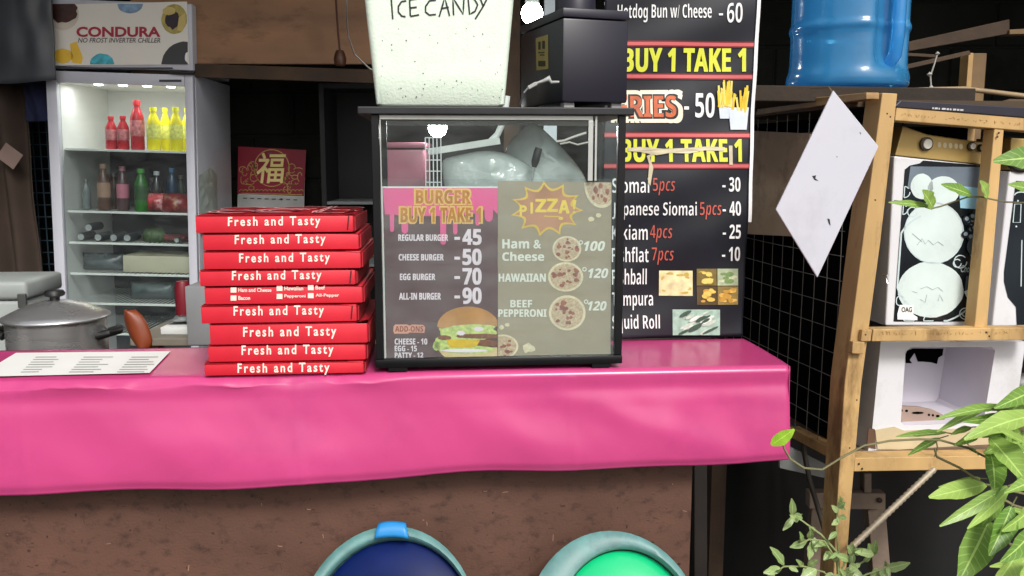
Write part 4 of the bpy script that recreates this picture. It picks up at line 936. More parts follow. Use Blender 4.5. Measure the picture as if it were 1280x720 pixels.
tag(MB().lathe([(0, 0), (.022, 0), (.024, .01), (.024, .1), (.018, .12), (0, .122)], ((a2.x + c2.x) / 2, YT + .3, a.z + .002), 20).build('red_canister', mat('dark_red_tin', S(110, 20, 34), .4), None, smooth=40), 'dark red canister behind the paper stack', 'canister')
# orange chair
M = Matrix.Translation(W(166, 408, Y=2.2)) @ Matrix.Rotation(R(-12), 4, 'Z'); t = thing('orange_chair', 'orange plastic chair back showing beside the pot', 'chair', M)
OR = mat('orange_plastic', S(128, 58, 28), .45, var=.15)
MB().grid(lambda u, v: Vector(((u - .5) * .066 * (1 - .55 * (abs(v - .5) * 2) ** 3) + .035 * (.5 - v), .02 * (u - .5) ** 2 * 4, -.06 + .10 * v)), 12, 14).build('backrest', OR, t, smooth=180).modifiers.new('thickness', 'SOLIDIFY').thickness = .006
MB().box(-.15, .15, .01, .32, -.25, -.235, .006).build('seat', OR, t)
for x in (-.14, .125):
    for y in (.02, .29): MB().box(x, x + .015, y, y + .015, -1.0 + .28, -.2505).build('leg', OR, t)
# calendar on the wall
YC_ = 4.10; M = Matrix.Translation(W(340, 215, Y=YC_)) @ Matrix.Rotation(R(1.5), 4, 'Y'); t = thing('wall_calendar', 'red and gold wall calendar with a large Chinese character', 'calendar', M)
pc_ = Pl(M, 0)
MB().ppoly(pc_, [(298, 183), (383, 187.5), (380, 245), (297, 242)], -.003).build('red_header', mat('maroon_print', S(150, 28, 52), .5, var=.1), t)
MB().ppoly(pc_, [(297, 243), (380, 246), (379, 330), (296, 328)], 0).build('page', mat('calendar_page', S(196, 198, 196), .7), t)
MB().prism([pc_.px(*q_) for q_ in [(299, 184), (382, 188), (378, 328), (297, 326)]], (0, .004, 0)).warp(lambda p: p + Vector((0, .001, 0))).build('backing', WHITEP, t)
b = MB(); b.pring(pc_, 340, 210, 22, 23, 1.2, -.005, 26)
rr = random.Random(8)
for k in range(26):
    s_ = -1 if k % 2 else 1; cx = 340 + s_ * rr.uniform(18, 36); cy = rr.uniform(205, 238); b.pline(pc_, arc(cx, cy, rr.uniform(2, 6), rr.uniform(2, 6), rr.uniform(0, 180), rr.uniform(200, 400), 8), 1.0, -.005)
for x in range(302, 378, 5): b.pline(pc_, arc(x, 239, 2.5, 2, 180, 360, 5), 1.0, -.005)
b.pline(pc_, [(302, 241.5), (378, 243.5)], 1.3, -.005)
b.build('gold_scrolls', mat('gold_foil', S(196, 160, 96), .35, metal=.3, var=.25, scale=50), t)
b = MB(); b.ptext(pc_, '福', 321, 191, 358, 229, -.007, .012, .12); b.build('lettering', mat('bright_gold', S(250, 226, 150), .4, var=.08), t)
b = MB(); b.prect(pc_, 335, 191, 340, 193, -.005); [b.prect(pc_, 304 + 9 * k, 247 + .3 * k, 309 + 9 * k, 248.3 + .3 * k, -.004) for k in range(8)]; b.pell(pc_, 352, 249, 1.5, 1.5, -.004, 10); b.build('page_print', mat('grey_print', (0, 0, 0)), t)
# brown socket hanging from the board, with wires
M = Matrix.Translation(W(425, 72, Y=3.4)); t = thing('hanging_socket', 'brown lamp socket hanging on a wire in front of the plywood board', 'socket', M)
MB().lathe([(0, .028), (.014, .026), (.02, .012), (.024, -.004), (.022, -.022), (.016, -.03), (0, -.031)], (0, 0, 0), 16).build('socket', mat('brown_bakelite', S(70, 40, 24), .45), t, smooth=50)
p2 = W(418, -30, Y=3.4) - M.translation; MB().tube([(0, 0, .026), (-.005, 0, .1), p2, (p2.x, 0, 2.63 - M.translation.z)], .004, 6).build('wire', mat('red_brown_wire', S(74, 36, 22), .6), t)
b = MB().tube([W(x, y, Y=1.75 + .1 * k) for k, (x, y) in enumerate(((434, -20), (433, 20), (435, 45), (443, 68), (462, 86), (500, 100)))], .0018, 6)
tag(b.build('white_wire', mat('white_cable', S(170, 168, 160), .5), None, smooth=180), 'thin white wire curving down behind the foam box', 'wire')
# dark cupboard and things seen through the case
a, c = W(418, 470, Y=3.9), W(476, 108, Y=3.9)
t = thing('dark_cupboard', 'black open cupboard against the dark wall behind the pizza boxes', 'cupboard', Matrix.Translation((a.x, 3.75, 0)))
DK = mat('black_board', S(18, 18, 20), .7, var=.4, scale=5); wC = c.x - a.x + .75
b = MB().box(0, .02, 0, .28, 0, c.z); b.box(wC - .02, wC, 0, .28, 0, c.z); b.box(.021, wC - .021, .265, .28, 0, c.z); b.box(.021, wC - .021, 0, .264, c.z - .02, c.z); b.build('carcass', DK, t)
for z in (W(430, 252, Y=3.75).z, W(430, 330, Y=3.75).z, .55): MB().box(.0215, wC - .0215, .003, .262, z - .012, z).build('shelf', mat('grey_shelf_edge', S(112, 116, 118), .6), t)
a, c = W(478, 250, Y=2.9), W(531, 178, Y=2.9)
t = thing('added_pink_tub', 'dusty pink plastic tub added in place of a reflection in the case glass', 'tub', Matrix.Translation(((a.x + c.x) / 2, 3.0, a.z - .15)))  # tub added to stand for a pink reflection in the glass
hw = (c.x - a.x) / 2; MB().box(-hw + .012, hw, -.12, .12, 0, c.z - a.z + .13, .012, taper=.9).build('body', mat('dusty_pink_plastic', S(128, 76, 90), .5, var=.15), t, smooth=40); MB().box(-hw + .008, hw + .004, -.126, .126, c.z - a.z + .131, c.z - a.z + .15, .006).build('lid', mat('dusty_pink_plastic', (0, 0, 0)), t, smooth=40)
tag(MB().box(a.x - .3, a.x + 1.2, 2.85, 3.25, a.z - .18, a.z - .152, .003).build('shelf_board', RAWWOOD), 'plain board shelf carrying the added pink tub behind the case', 'shelf')
for x in (a.x - .25, a.x + 1.12): tag(MB().box(x, x + .05, 3.0, 3.05, 0, a.z - .181).build('shelf_support', RAWWOOD), 'upright wooden support under the %s end of the board shelf' % ('left' if x < a.x else 'right'), 'post')
b = MB(); a, c = W(532, 200, Y=2.7), W(551, 172, Y=2.7)
for k in range(5): b.bar((a.x + (c.x - a.x) * k / 4, 2.7, a.z - .1), (a.x + (c.x - a.x) * k / 4, 2.7, c.z), .003, .003)
for k in range(6): b.bar((a.x, 2.704, a.z - .1 + (c.z - a.z + .1) * k / 5), (c.x, 2.704, a.z - .1 + (c.z - a.z + .1) * k / 5), .003, .003)
tag(b.build('wire_basket', mat('white_wire', S(190, 196, 196), .4), None), 'small white wire basket side seen through the display case', 'basket')
b = MB().bar(W(536, 190, Y=2.75), W(625, 176, Y=2.75), .02, .05); b.tube([W(612, 178, Y=2.75), W(622, 168, Y=2.75), W(630, 150, Y=2.75), W(634, 120, Y=2.75)], .010, 8)
tag(b.build('white_gutter', mat('pale_gutter', S(190, 198, 194), .5), None), 'pale bent pipe running behind the display case', 'pipe')
p = W(688, 150, Y=3.0); tag(MB().box(p.x - .022, p.x + .022, 3.0, 3.04, 0, 2.6, .002).build('pale_post', mat('pale_painted_wood', S(176, 186, 192), .6, var=.1)), 'pale painted upright post behind the black appliance', 'post')
p = W(640, 150, Y=3.3); tag(MB().box(p.x - .03, p.x + .03, 3.3, 3.36, 0, 2.6, .002).build('brown_post', DARKWOOD), 'brown upright post seen behind the foam box edge', 'post')
b = MB()
for (pts, r_) in (([(688, 178), (705, 176), (715, 172), (733, 166)], .004), ([(700, 180), (712, 178), (722, 181), (735, 178)], .003)): b.tube([W(x, y, Y=2.6) for x, y in pts], r_, 6)
tag(b.build('cable_bundle', mat('pale_cable', S(170, 168, 160), .5), None), 'pale loose cables seen through the right of the display case', 'cables')

# ---------------------------------------------------------------- wooden cage on the right
YG_ = R(9.5)
MG = frame(W(1080, 400, Y=1.6), YG_); GZ = MG.translation.z
fl = Pl(MG, 0.0)
def pp_(pts, dy0, depth, mb): return mb.prism([fl.px(x, y) + Vector((0, dy0, 0)) for x, y in pts], (0, depth, 0))
t = thing('animal_cage', 'yellow wooden cage with square wire mesh side on tall legs', 'cage', MG)
def soft(o, w_=.0015):
    md = o.modifiers.new('bevel', 'BEVEL'); md.width = w_; md.segments = 2; md.limit_method = 'ANGLE'; return o
pl_ = fl.px(1041, 760); pr_ = fl.px(1055, 760); 
b = MB(); L_ = [fl.px(*q) for q in ((1103, 116), (1079, 300), (1056, 480), (1046, 640), (1040, 760))]; R_ = [fl.px(*q) for q in ((1122, 117), (1101, 300), (1077, 480), (1063, 640), (1055, 760))]
L_.append(Vector((pl_.x - .015, 0, -GZ))); R_.append(Vector((pr_.x - .015, 0, -GZ)))
b.prism(L_ + R_[::-1], (0, .052, 0)); soft(b.build('post', YWOOD, t))
b = MB(); pp_([(1121.5, 134), (1300, 149), (1300, 165), (1119.5, 150.5)], .002, .04, b); soft(b.build('rail', YWOOD, t))
b = MB(); pp_([(1088, 410.5), (1300, 408), (1300, 424), (1086, 425.5)], -.010, .028, b); pp_([(1074, 411), (1086.5, 410.7), (1084.5, 425.3), (1072, 425.5)], -.0105, .0095, b); soft(b.build('rail', YWOOD, t))
b = MB(); pp_([(1069.5, 573), (1300, 569), (1300, 586), (1068, 590)], .002, .04, b); soft(b.build('rail', YWOOD, t))
b = MB(); pp_([(1245, 161), (1257, 162), (1236, 409.5), (1220, 410)], .004, .03, b); soft(b.build('upright', YWOOD, t))
b = MB(); pp_([(1061, 425), (1076, 426), (1075, 441), (1060, 440)], -.014, .0135, b); soft(b.build('hinge_block', YWOOD, t))
b = MB(); p = fl.px(1104, 346); b.tube([p + Vector((0, .002, .004)), p + Vector((0, -.012, .004)), p + Vector((0, -.014, -.010))], .0025, 8); b.build('hook', ALU, t)
CWID = .62; CDEP = .62; zt = fl.px(1108, 120).z; zbm = fl.px(1070, 580).z
xs = fl.px(1060, 480).x     # outer side plane
ps = Pl(MG, xs, 0)
b = MB()
for x, y in ((CWID, 0), (CWID, CDEP)): MB().box(x, x + .04, y, y + .04, -GZ, zt).build('post', YWOOD, t)
MB().box(xs, xs + .04, CDEP, CDEP + .04, -GZ, zt).build('post', DARKWOOD, t)
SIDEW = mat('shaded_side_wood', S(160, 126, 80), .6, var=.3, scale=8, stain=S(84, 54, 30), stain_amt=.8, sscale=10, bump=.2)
def side(pts, dx, name, m): b = MB(); b.prism([ps.px(x, y) for x, y in pts], (dx, 0, 0)); return soft(b.build(name, m, t))
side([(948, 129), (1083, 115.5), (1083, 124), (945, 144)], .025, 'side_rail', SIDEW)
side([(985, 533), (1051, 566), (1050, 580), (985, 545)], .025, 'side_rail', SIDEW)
b = MB(); wr = .0009
zmin, zmax = zbm + .01, zt - .02; lean = math.tan(R(3.2))
ny = int((CDEP - .06) / .047)
for k in range(ny + 1):
    y = .062 + .047 * k; b.tube([(xs + .006 + (zmin) * .0 + .0, y, zmin), (xs + .006, y - .004, (zmin + zmax) / 2), (xs + .006, y, zmax)], wr, 5)
for k in range(int((zmax - zmin) / .047) + 1):
    z = zmin + .047 * k; b.tube([(xs + .009, .055, z), (xs + .0095, CDEP * .5, z - .003), (xs + .009, CDEP, z)], wr, 5)
b.build('wire_mesh', mat('galvanised_wire', S(104, 102, 96), .5, metal=.3, var=.3), t)
PDARK = mat('painted_dark', (.004, .004, .0045), .95, var=.4, spec=.0)
b = MB().box(xs + .03, xs + .034, .056, CDEP - .002, zbm + .012, zt - .03); b.box(xs + .045, CWID - .002, CDEP - .03, CDEP - .02, zbm + .012, zt - .03); b.build('shade_sheets', PDARK, t)  # black sheets added behind the mesh; they stand for shade inside the cage
MB().box(xs + .045, CWID, .045, CDEP - .001, zbm - .004, zbm + .006).build('floor_panel', RAWWOOD, t)
MB().box(xs + .01, CWID + .04, .06, CDEP + .03, zt - .015, zt - .002).build('top_panel', mat('dark_ply', S(70, 56, 40), .8, var=.3), t)
b = MB()
rp_ = random.Random(77)
for k in range(44):     # faint pencilled scrawl on the rails
    if rp_.random() < .25: continue
    x = 1128 + k * 3.4 + rp_.uniform(-1, 1); y = 141.5 + .085 * (x - 1110); b.pline(fl, [(x + rp_.uniform(0, 1.5), y + rp_.uniform(-2.5, 2.5)), (x + rp_.uniform(.5, 2.5), y + rp_.uniform(-2.5, 2.5)), (x + rp_.uniform(1, 3.2), y + rp_.uniform(-2, 2))], rp_.uniform(.35, .7), .0015)
    x = 1098 + k * 3.7 + rp_.uniform(-1, 1); b.pline(Pl(MG, -.0106), [(x + rp_.uniform(0, 1.5), 416.5 + rp_.uniform(-2.5, 2.5)), (x + rp_.uniform(.5, 2.5), 416.5 + rp_.uniform(-2.5, 2.5)), (x + rp_.uniform(1, 3.4), 416.5 + rp_.uniform(-2, 2.5))], rp_.uniform(.35, .8), 0)
for x, y in ((1109, 142), (1113, 146), (1249, 166), (1247, 171), (1078, 417), (1228, 414), (1232, 419), (1074, 580), (1078, 586), (1062, 560), (1071, 500), (1094, 250)):
    q = fl.px(x, y); n_ = MB().lathe([(0, 0), (.0017, .0004), (.0021, .0016)], (0, 0, 0), 8, Matrix.Translation(q - Vector((0, .0006 + (.0105 if 405 < y < 426 else 0), 0))) @ Matrix.Rotation(R(-90), 4, 'X')).build('nail', mat('rusty_nail', S(70, 52, 40), .5, metal=.5), t)
b.build('pencil_marks', mat('pencil_grey', S(128, 92, 48), .7), t)

# --- three old appliance shells inside the cage
SHELL = mat('white_enamel', S(214, 214, 218), .4, var=.04, stain=S(176, 172, 166), stain_amt=.4, sscale=9)
GOLDP = mat('gold_panel', S(186, 158, 96), .35, metal=.3, var=.12, scale=6)
BLKG = mat('black_glass_print', S(26, 32, 38), .18, var=.5, scale=5)
CREAMP = mat('pale_plate_print', S(206, 220, 218), .3, var=.08, scale=14)
t = thing('old_appliance', 'old white appliance with gold knob panel and plate patterned glass front', 'appliance', MG)
fa = Pl(MG, .052)
def pa(pl0, pts, depth, mb): return mb.prism([pl0.px(x, y) for x, y in pts], (0, depth, 0))
b = MB(); pa(fa, [(1118, 195), (1250, 209), (1232, 408), (1107, 407)], .20, b); soft(b.build('shell', SHELL, t), .003)
fb_ = Pl(MG, .0505)
b = MB(); pa(Pl(MG, .058), [(1129, 157), (1160, 168), (1200, 174), (1252, 180), (1250, 207.5), (1119, 194)], .10, b); soft(b.build('control_panel', GOLDP, t), .002)
for x, y, r_ in ((1156.5, 180, 7), (1213, 183, 4.4), (1225.5, 185, 4.0), (1238, 185.5, 4.2)):
    q = Pl(MG, .0575).px(x, y); rr_ = r_ * 2.0 / 1108
    Mk = Matrix.Translation(q) @ Matrix.Rotation(R(90), 4, 'X')
    k_ = MB().lathe([(0, 0), (rr_, 0), (rr_, .006), (rr_ * .8, .0065), (0, .0065)], (0, 0, 0), 20, Mk).build('knob', mat('dark_knob_ring', S(58, 48, 36), .4), t, smooth=40)
    MB().lathe([(0, .007), (rr_ * .72, .0068), (rr_ * .7, .009), (0, .0095)], (0, 0, 0), 18, Mk).build('knob_cap', mat('pale_knob', S(222, 220, 208), .35), k_, smooth=40)
b = MB()
for x in (1174, 1181, 1188, 1195, 1201): b.pell(Pl(MG, .0575), x, 181 + (x - 1174) * .08, 2.4, 3.6, -.0004, 10)
b.build('panel_icons', mat('pale_gold_icon', S(216, 204, 168), .4), t)
pa_ = Pl(MG, .0512)
gl = [(1131, 212), (1137, 207), (1150, 204), (1154, 200.5), (1243, 208), (1228, 402), (1117, 402)]
MB().ppoly(pa_, gl, 0).build('glass_front', BLKG, t)
def insidex(x, y): # keep marks on the glass
    xr = 1243 - (y - 208) * 15 / 194; xl = 1131 - (y - 212) * 14 / 190; return (min(max(x, xl + 1), xr - 1), min(max(y, 206), 401))
def cl(pts): return [insidex(*p) for p in pts]
art('grey_band_picture', [cl([(1138, 208), (1243, 209), (1240, 238), (1134, 236)])], mat('grey_blue_print', S(104, 116, 128), .3, var=.25, scale=10), -.0005, t, pa_)
art('plate_picture', [cl(blob(1152, 233, 14, 16, 26, .02)), cl(blob(1179, 238, 20, 18, 26, .02)), cl(blob(1167, 291, 37, 38, 36, .015)), cl(blob(1163, 362, 41, 35, 36, .015))], CREAMP, -.0009, t, pa_)
art('mug_picture', [cl([(1198, 232), (1232, 236), (1230, 262), (1200, 260)])], mat('sky_blue_print', S(150, 196, 216), .3, var=.1), -.0011, t, pa_)
b = MB(); b.pring(pa_, 1167, 291, 37, 38, 1.4, -.0013); b.pline(pa_, cl(arc(1170, 330, 56, 64, 120, 250, 16)), 2.2, -.0013); b.pline(pa_, cl(arc(1163, 348, 62, 56, 20, 75, 12)), 2.0, -.0013)
for cx, cy, r_ in ((1206, 392, 7), (1206, 392, 3.5), (1160, 400, 6), (1136, 396, 8), (1125, 376, 6), (1128, 262, 6), (1140, 265, 6), (1130, 240, 7), (1222, 300, 9), (1218, 316, 6), (1196, 329, 5), (1200, 327, 8)): b.pline(pa_, cl(arc(cx, cy, r_, r_, 0, 320, 14)), 1.2, -.0013)
b.build('curl_print', mat('white_curl_print', S(196, 212, 214), .3), t)
rr = random.Random(12); dk = []; lt_ = []
for k in range(20):
    x, y = 1213 + rr.uniform(-12, 12), 283 + rr.uniform(-18, 16); dk.append(cl(blob(x, y, 4.6, 4.6, 12, .03))); lt_.append(cl(blob(x + .6, y - .8, 2.6, 2.6, 10, .05)))
b = MB(); [b.ppoly(pa_, q, -.0015 - .00012 * i) for i, q in enumerate(dk)]; b.build('berry_ring_picture', mat('dark_berry_print', S(30, 36, 44), .3), t)
b = MB(); [b.ppoly(pa_, q, -.00156 - .00012 * i) for i, q in enumerate(lt_)]; b.build('berry_picture', mat('pale_berry_print', S(150, 170, 178), .3), t)
art('cup_picture', [cl(blob(1219, 308, 12, 13, 20, .02)), cl([(1206, 345), (1228, 342), (1224, 366), (1212, 378), (1204, 366)])], mat('slate_print', S(70, 84, 92), .3, var=.4, scale=30), -.0040, t, pa_)
art('biscuit_picture', [cl([(1203, 364), (1212, 360), (1219, 372), (1210, 378)])], CREAMP, -.0044, t, pa_)
b = MB()
for pts in ([(1146, 306), (1152, 298), (1156, 305), (1160, 300), (1166, 306), (1172, 302), (1179, 307)], [(1150, 361), (1158, 358), (1165, 362), (1172, 359), (1178, 364)], [(1150, 374), (1156, 378), (1158, 368)], [(1172, 376), (1174, 368), (1178, 376)], [(1140, 292), (1152, 302)], [(1140, 364), (1146, 366)]): b.pline(pa_, pts, .6, -.0016)
b.ptext(pa_, 'Chocolate', 1199, 331, 1226, 340, -.0046, .01, .3)
b.build('script_lettering', mat('grey_script_print', S(150, 168, 166), .4), t)
b = MB().ppoly(pa_, [(1124, 381), (1141, 381), (1141, 393), (1146, 396), (1146, 400), (1121, 399), (1121, 392)], -.0020); s_ = b.build('sticker', WHITEP, t)
MB().ptext(pa_, 'OAG', 1126, 383.5, 1139, 390, -.0026, .02).build('sticker_lettering', mat('sticker_ink', (0, 0, 0)), s_)
# second shell, cut by the frame
t = thing('old_appliance', 'second old white appliance with black front at the right edge of the cage', 'appliance', MG)
b = MB(); pa(fa, [(1262, 214), (1345, 219), (1330, 411), (1240, 411)], .20, b); soft(b.build('shell', SHELL, t), .003)
b = MB(); pa(Pl(MG, .058), [(1264, 172), (1350, 178), (1348, 217.5), (1262, 212.5)], .10, b); soft(b.build('control_panel', GOLDP, t), .002)
b = MB(); b.ppoly(pa_, [(1270, 226), (1345, 230), (1330, 408), (1271, 408), (1270, 384), (1260, 372), (1255, 352), (1255, 340)], 0); b.build('glass_front', BLKG, t)
b = MB(); b.pline(pa_, [(1268, 255), (1276, 255), (1275, 278), (1266, 278)], 1.2, -.0008, True); b.pline(pa_, [(1277, 300), (1276, 358)], 1.2, -.0008); b.pline(pa_, arc(1276, 244, 8, 4, 180, 300, 8), 1.4, -.0008); b.pell(pa_, 1272, 251, 1.2, 1.2, -.0008, 8); b.pell(pa_, 1270, 283, 1.2, 1.2, -.0008, 8); b.build('white_line_print', mat('white_curl_print', (0, 0, 0)), t)
b = MB(); q = [Pl(MG, .050).px(x, y) for x, y in arc(1276, 196, 17, 17, 20, 170, 12)]; b.tube(q, .005, 8); b.build('handle', mat('dark_chrome', S(60, 58, 54), .3, metal=.7), t, smooth=60)
# lower shell with a hollow
t = thing('hollow_shell', 'white hollow appliance shell with a broken dark hole lying in the bottom of the cage', 'appliance', MG)
f2 = Pl(MG, .05); f3 = Pl(MG, .16)
outer = [(1101, 427), (1282, 427), (1266, 540), (1256, 568), (1084, 568), (1090, 540)]
inner = [(1138, 434), (1240, 434), (1244, 438), (1230, 523), (1225, 528), (1130, 532), (1126, 527), (1132, 440)]
O = [f2.px(*q) for q in outer]; I = [f2.px(*q) for q in inner]
b = MB(); bm_ = b.bm
def ringface(outr, inn):   # flat face with a hole
    ov = [bm_.verts.new(p) for p in outr]; iv = [bm_.verts.new(p) for p in inn]
    es = [bm_.edges.new((v[k], v[(k + 1) % len(v)])) for v in (ov, iv) for k in range(len(v))]
    bmesh.ops.triangle_fill(bm_, use_beauty=True, use_dissolve=False, edges=es); return ov, iv
ov, iv = ringface(O, I)
bk = [bm_.verts.new(p + Vector((0, .22, 0))) for p in O]
for k in range(len(O)): bm_.faces.new((ov[k], ov[(k + 1) % len(O)], bk[(k + 1) % len(O)], bk[k]))
b.build('shell', SHELL, t)
b = MB(); bm_ = b.bm; cen = sum(I, Vector()) / len(I)
I2 = [cen + (p - cen) * .90 + Vector((0, .13, 0)) for p in I]
b.rings([I, [cen + (p - cen) * .985 + Vector((0, .012, 0)) for p in I], I2]); bm_.verts.ensure_lookup_table()
bm_.faces.new([bm_.verts.new(p + Vector((0, .0002, 0))) for p in I2]); b.build('cavity', mat('off_white_liner', S(206, 202, 212), .5, var=.04), t)
fk = Pl(MG, .1795)
MB().ppoly(fk, [(1131, 444), (1134, 438), (1142, 435.5), (1179, 436), (1178, 444), (1173, 447), (1171, 455), (1164, 453), (1153, 452), (1147, 452), (1143, 441), (1137, 450), (1140, 454), (1132, 454)], -.0005).build('broken_hole', PDARK, t)
fq = Pl(MG, .0495 + .02)
b = MB().prism([fq.px(*q) for q in ((1125, 508), (1150, 509), (1168, 513), (1184, 521), (1178, 527), (1150, 529), (1125, 526))], (0, .01, 0)); v_ = b.build('vent_strip', mat('grey_brown_strip', S(158, 136, 124), .6, var=.1), t)
b = MB(); [b.pell(fq, x, y, rx, 1.6, -.0006, 8) for x, y, rx in ((1127, 513, 1.2), (1133, 513.5, 2), (1147, 516, 8), (1161, 518.5, 1.5), (1166, 519, 1.5), (1172, 520, 2.5), (1180, 520.5, 1.5))]; b.build('slots', PDARK, v_)
MB().prism([f2.px(*q) + Vector((0, -.003, 0)) for q in ((1093, 537), (1117, 533), (1130, 538), (1230, 534), (1262, 534), (1250, 556), (1240, 563), (1096, 561))], (0, .0025, 0)).build('beige_base', mat('beige_plastic', S(196, 180, 146), .5, var=.12, stain=S(150, 126, 90), stain_amt=.5), t)
MB().prism([f2.px(*q) + Vector((0, -.002, 0)) for q in ((1085, 535), (1092.5, 536), (1094, 561), (1083, 558))], (0, .0015, 0)).build('brown_corner', mat('brown_corner', S(92, 66, 50), .6), t)

# --- on and around the cage
YR = 1.555; MR = frame(W(1036, 230, Y=YR), R(10)); pr0 = Pl(MR, 0)
t = thing('white_board', 'white diamond shaped board hanging by one corner from the cage', 'board', MR)
o = MB().prism([pr0.px(*q) for q in ((1042, 113), (1098.5, 183), (1022, 347), (970, 262))], (0, .004, 0)).build('board', mat('white_panel', S(196, 196, 206), .5, var=.03, scale=4, stain=S(170, 170, 178), stain_amt=.4, sscale=7), t); soft(o, .001)
b = MB()
for pts in ([(1015, 220), (1020, 219), (1019, 223), (1023, 226), (1018, 225)], [(1034, 273), (1037, 274), (1038, 282), (1036, 280)], [(1074, 165), (1076, 166), (1076, 168)], [(1045, 195), (1047, 196), (1046, 197)]): b.ppoly(pr0, pts, -.0006)
b.build('chips', mat('dark_chip', S(40, 40, 46), .7), t)
b = MB().tube([pr0.px(1042, 116) + Vector((0, .002, 0)), pr0.px(1044, 108) + Vector((0, .02, 0)), pr0.px(1050, 104) + Vector((0, .10, 0))], .0012, 6); b.build('string', mat('brown_string', S(120, 90, 60), .8), t)
pb_ = Pl(MG, xs - .006, 0)
o = MB().prism([pb_.px(*q) for q in ((930, 163), (1012, 167), (1000, 296), (925, 292))], (.004, 0, 0)).build('cage_board', mat('faded_hardboard', S(178, 152, 126), .7, var=.2, scale=6, stain=S(118, 96, 80), stain_amt=.7, sscale=8), None, MG)
tag(o, 'faded brown board fixed to the cage side behind the diamond board', 'board')
zc = W(1059, 113, Y=1.90).z
t = MB().box(-.20, .32, .17, .58, zc - GZ - .032, zc - GZ - .002, .002).build('jug_board', mat('rough_dark_plank', S(44, 35, 27), .85, var=.4, scale=10, bump=.4), None, MG); tag(t, 'rough dark plank on top of the cage carrying the water jug', 'plank')
jx = W(1058, 100, Y=1.90)
M = Matrix.Translation((jx.x, 1.90, zc - .0005)) @ Matrix.Rotation(R(-22), 4, 'Z')
t = thing('water_jug', 'large blue plastic water jug standing on the cage top', 'water jug', M)
r0 = (W(1130, 100, Y=1.9).x - W(984, 100, Y=1.9).x) / 2
BLU = shell_plastic('blue_polycarbonate', (.4, .8, 1.0), (.10, .50, .92), .56)
prof = [(0, .012), (r0 * .7, .008), (r0 * .93, 0), (r0 * .99, .006), (r0, .018), (r0 * .99, .030), (r0 * .95, .040), (r0 * .945, .060), (r0 * .945, .108), (r0 * .95, .112), (r0 * .975, .117), (r0 * .98, .122), (r0 * .975, .127), (r0 * .95, .132), (r0 * .945, .137), (r0 * .945, .225), (r0 * .985, .235), (r0 * .985, .25), (r0 * .95, .262), (r0 * .95, .32), (r0 * .9, .35), (r0 * .6, .385), (r0 * .25, .40), (r0 * .22, .44), (0, .44)]
b = MB().lathe(prof, (0, 0, 0), 72)
def dent(p):
    a_ = math.atan2(p.y, p.x); d = abs((a_ - R(-40) + math.pi) % (2 * math.pi) - math.pi)
    k = smoothstep(.42, .26, d) * smoothstep(.03, .06, p.z) * smoothstep(.32, .28, p.z)
    s_ = 1 - .20 * k; return Vector((p.x * s_, p.y * s_, p.z))
b.warp(dent).build('body', BLU, t, smooth=60, sub=1)
ha = R(-40); hx, hy = math.cos(ha), math.sin(ha)
b = MB().tube([(hx * r0 * .84, hy * r0 * .84, .045), (hx * r0 * .96, hy * r0 * .96, .062), (hx * r0 * .99, hy * r0 * .99, .1), (hx * r0 * .99, hy * r0 * .99, .24), (hx * r0 * .95, hy * r0 * .95, .29), (hx * r0 * .84, hy * r0 * .84, .31)], .013, 12); b.build('handle', BLU, t, smooth=60)
o = MB(); o.prism([Pl(MG, .0).px(*q) for q in ((1126, 125.5), (1310, 136), (1310, 149.5), (1117, 133.8))], (0, .18, 0)); t = thing('black_device', 'flat black slab with small pale print lying on the cage top rail', 'device', MG); soft(o.build('body', BLACKP, t))
b = MB(); [b.prect(fl, x, 134.2 + (x - 1165) * .065, x + w_, 136.4 + (x - 1165) * .065, -.0006) for x, w_ in ((1165, 2), (1168, 4), (1173, 1.5), (1177, 5), (1183, 3), (1187, 2), (1191, 4), (1196, 3), (1200, 4))]; b.build('small_print', mat('pale_grey_print', S(190, 190, 190), .5), t)
b = MB().tube([W(x, y, Y=2.0) for x, y in ((1080, 118), (1125, 113), (1165, 112), (1205, 111), (1240, 115), (1330, 126))], .0055, 8)
tag(b.build('bamboo_pole', mat('pale_bamboo', S(150, 128, 96), .6, var=.2), None, smooth=60), 'thin pale pole lying bent across the cage top', 'pole')
b = MB().tube([W(x, y, Y=1.95) for x, y in ((1120, 121), (1150, 124), (1185, 131), (1240, 132), (1262, 126), (1330, 127))], .004, 6)
tag(b.build('dry_branch', mat('dry_bark', S(96, 76, 56), .8, var=.3), None, smooth=60), 'thin dry branch lying behind the black slab', 'branch')
def beam(name, pts, Y, d_, m, label, cat='beam'):
    return tag(soft(MB().prism([W(x, y, Y=Y) for x, y in pts], (0, d_, 0)).build(name, m)), label, cat)
beam('roof_beam', [(1136, 52), (1262, 24), (1262, 42), (1136, 64)], 2.8, .05, DARKWOOD, 'broad slanting timber beam in the dark right of the blue jug')
beam('roof_beam', [(1262, 37), (1345, 32), (1345, 40), (1262, 43)], 2.79, .05, mat('brown_timber', S(120, 96, 66), .8, var=.3), 'short level timber beam ending at the right edge of the frame')
beam('roof_beam', [(1118, 84), (1212, 63), (1214, 68), (1118, 90)], 2.55, .03, DARKWOOD, 'thin slanting timber under the broad beam')
beam('roof_beam', [(1118, 65), (1170, 68), (1170, 72), (1118, 69)], 2.65, .03, DARKWOOD, 'thin level timber right behind the blue jug')
t = thing('timber_post', 'yellowish square timber post in the dark behind the cage', 'post', Matrix.Identity(4))
a, c = W(1211, 66, Y=2.7), W(1236, 66, Y=2.7)
soft(MB().box(a.x, a.x + (c.x - a.x) * .25, 2.7, 2.75, 0, a.z).build('edge_board', mat('pale_timber', S(176, 142, 92), .7, var=.2), t)); soft(MB().box(a.x + (c.x - a.x) * .27, c.x, 2.71, 2.77, 0, a.z).build('post', mat('brown_timber', (0, 0, 0)), t))
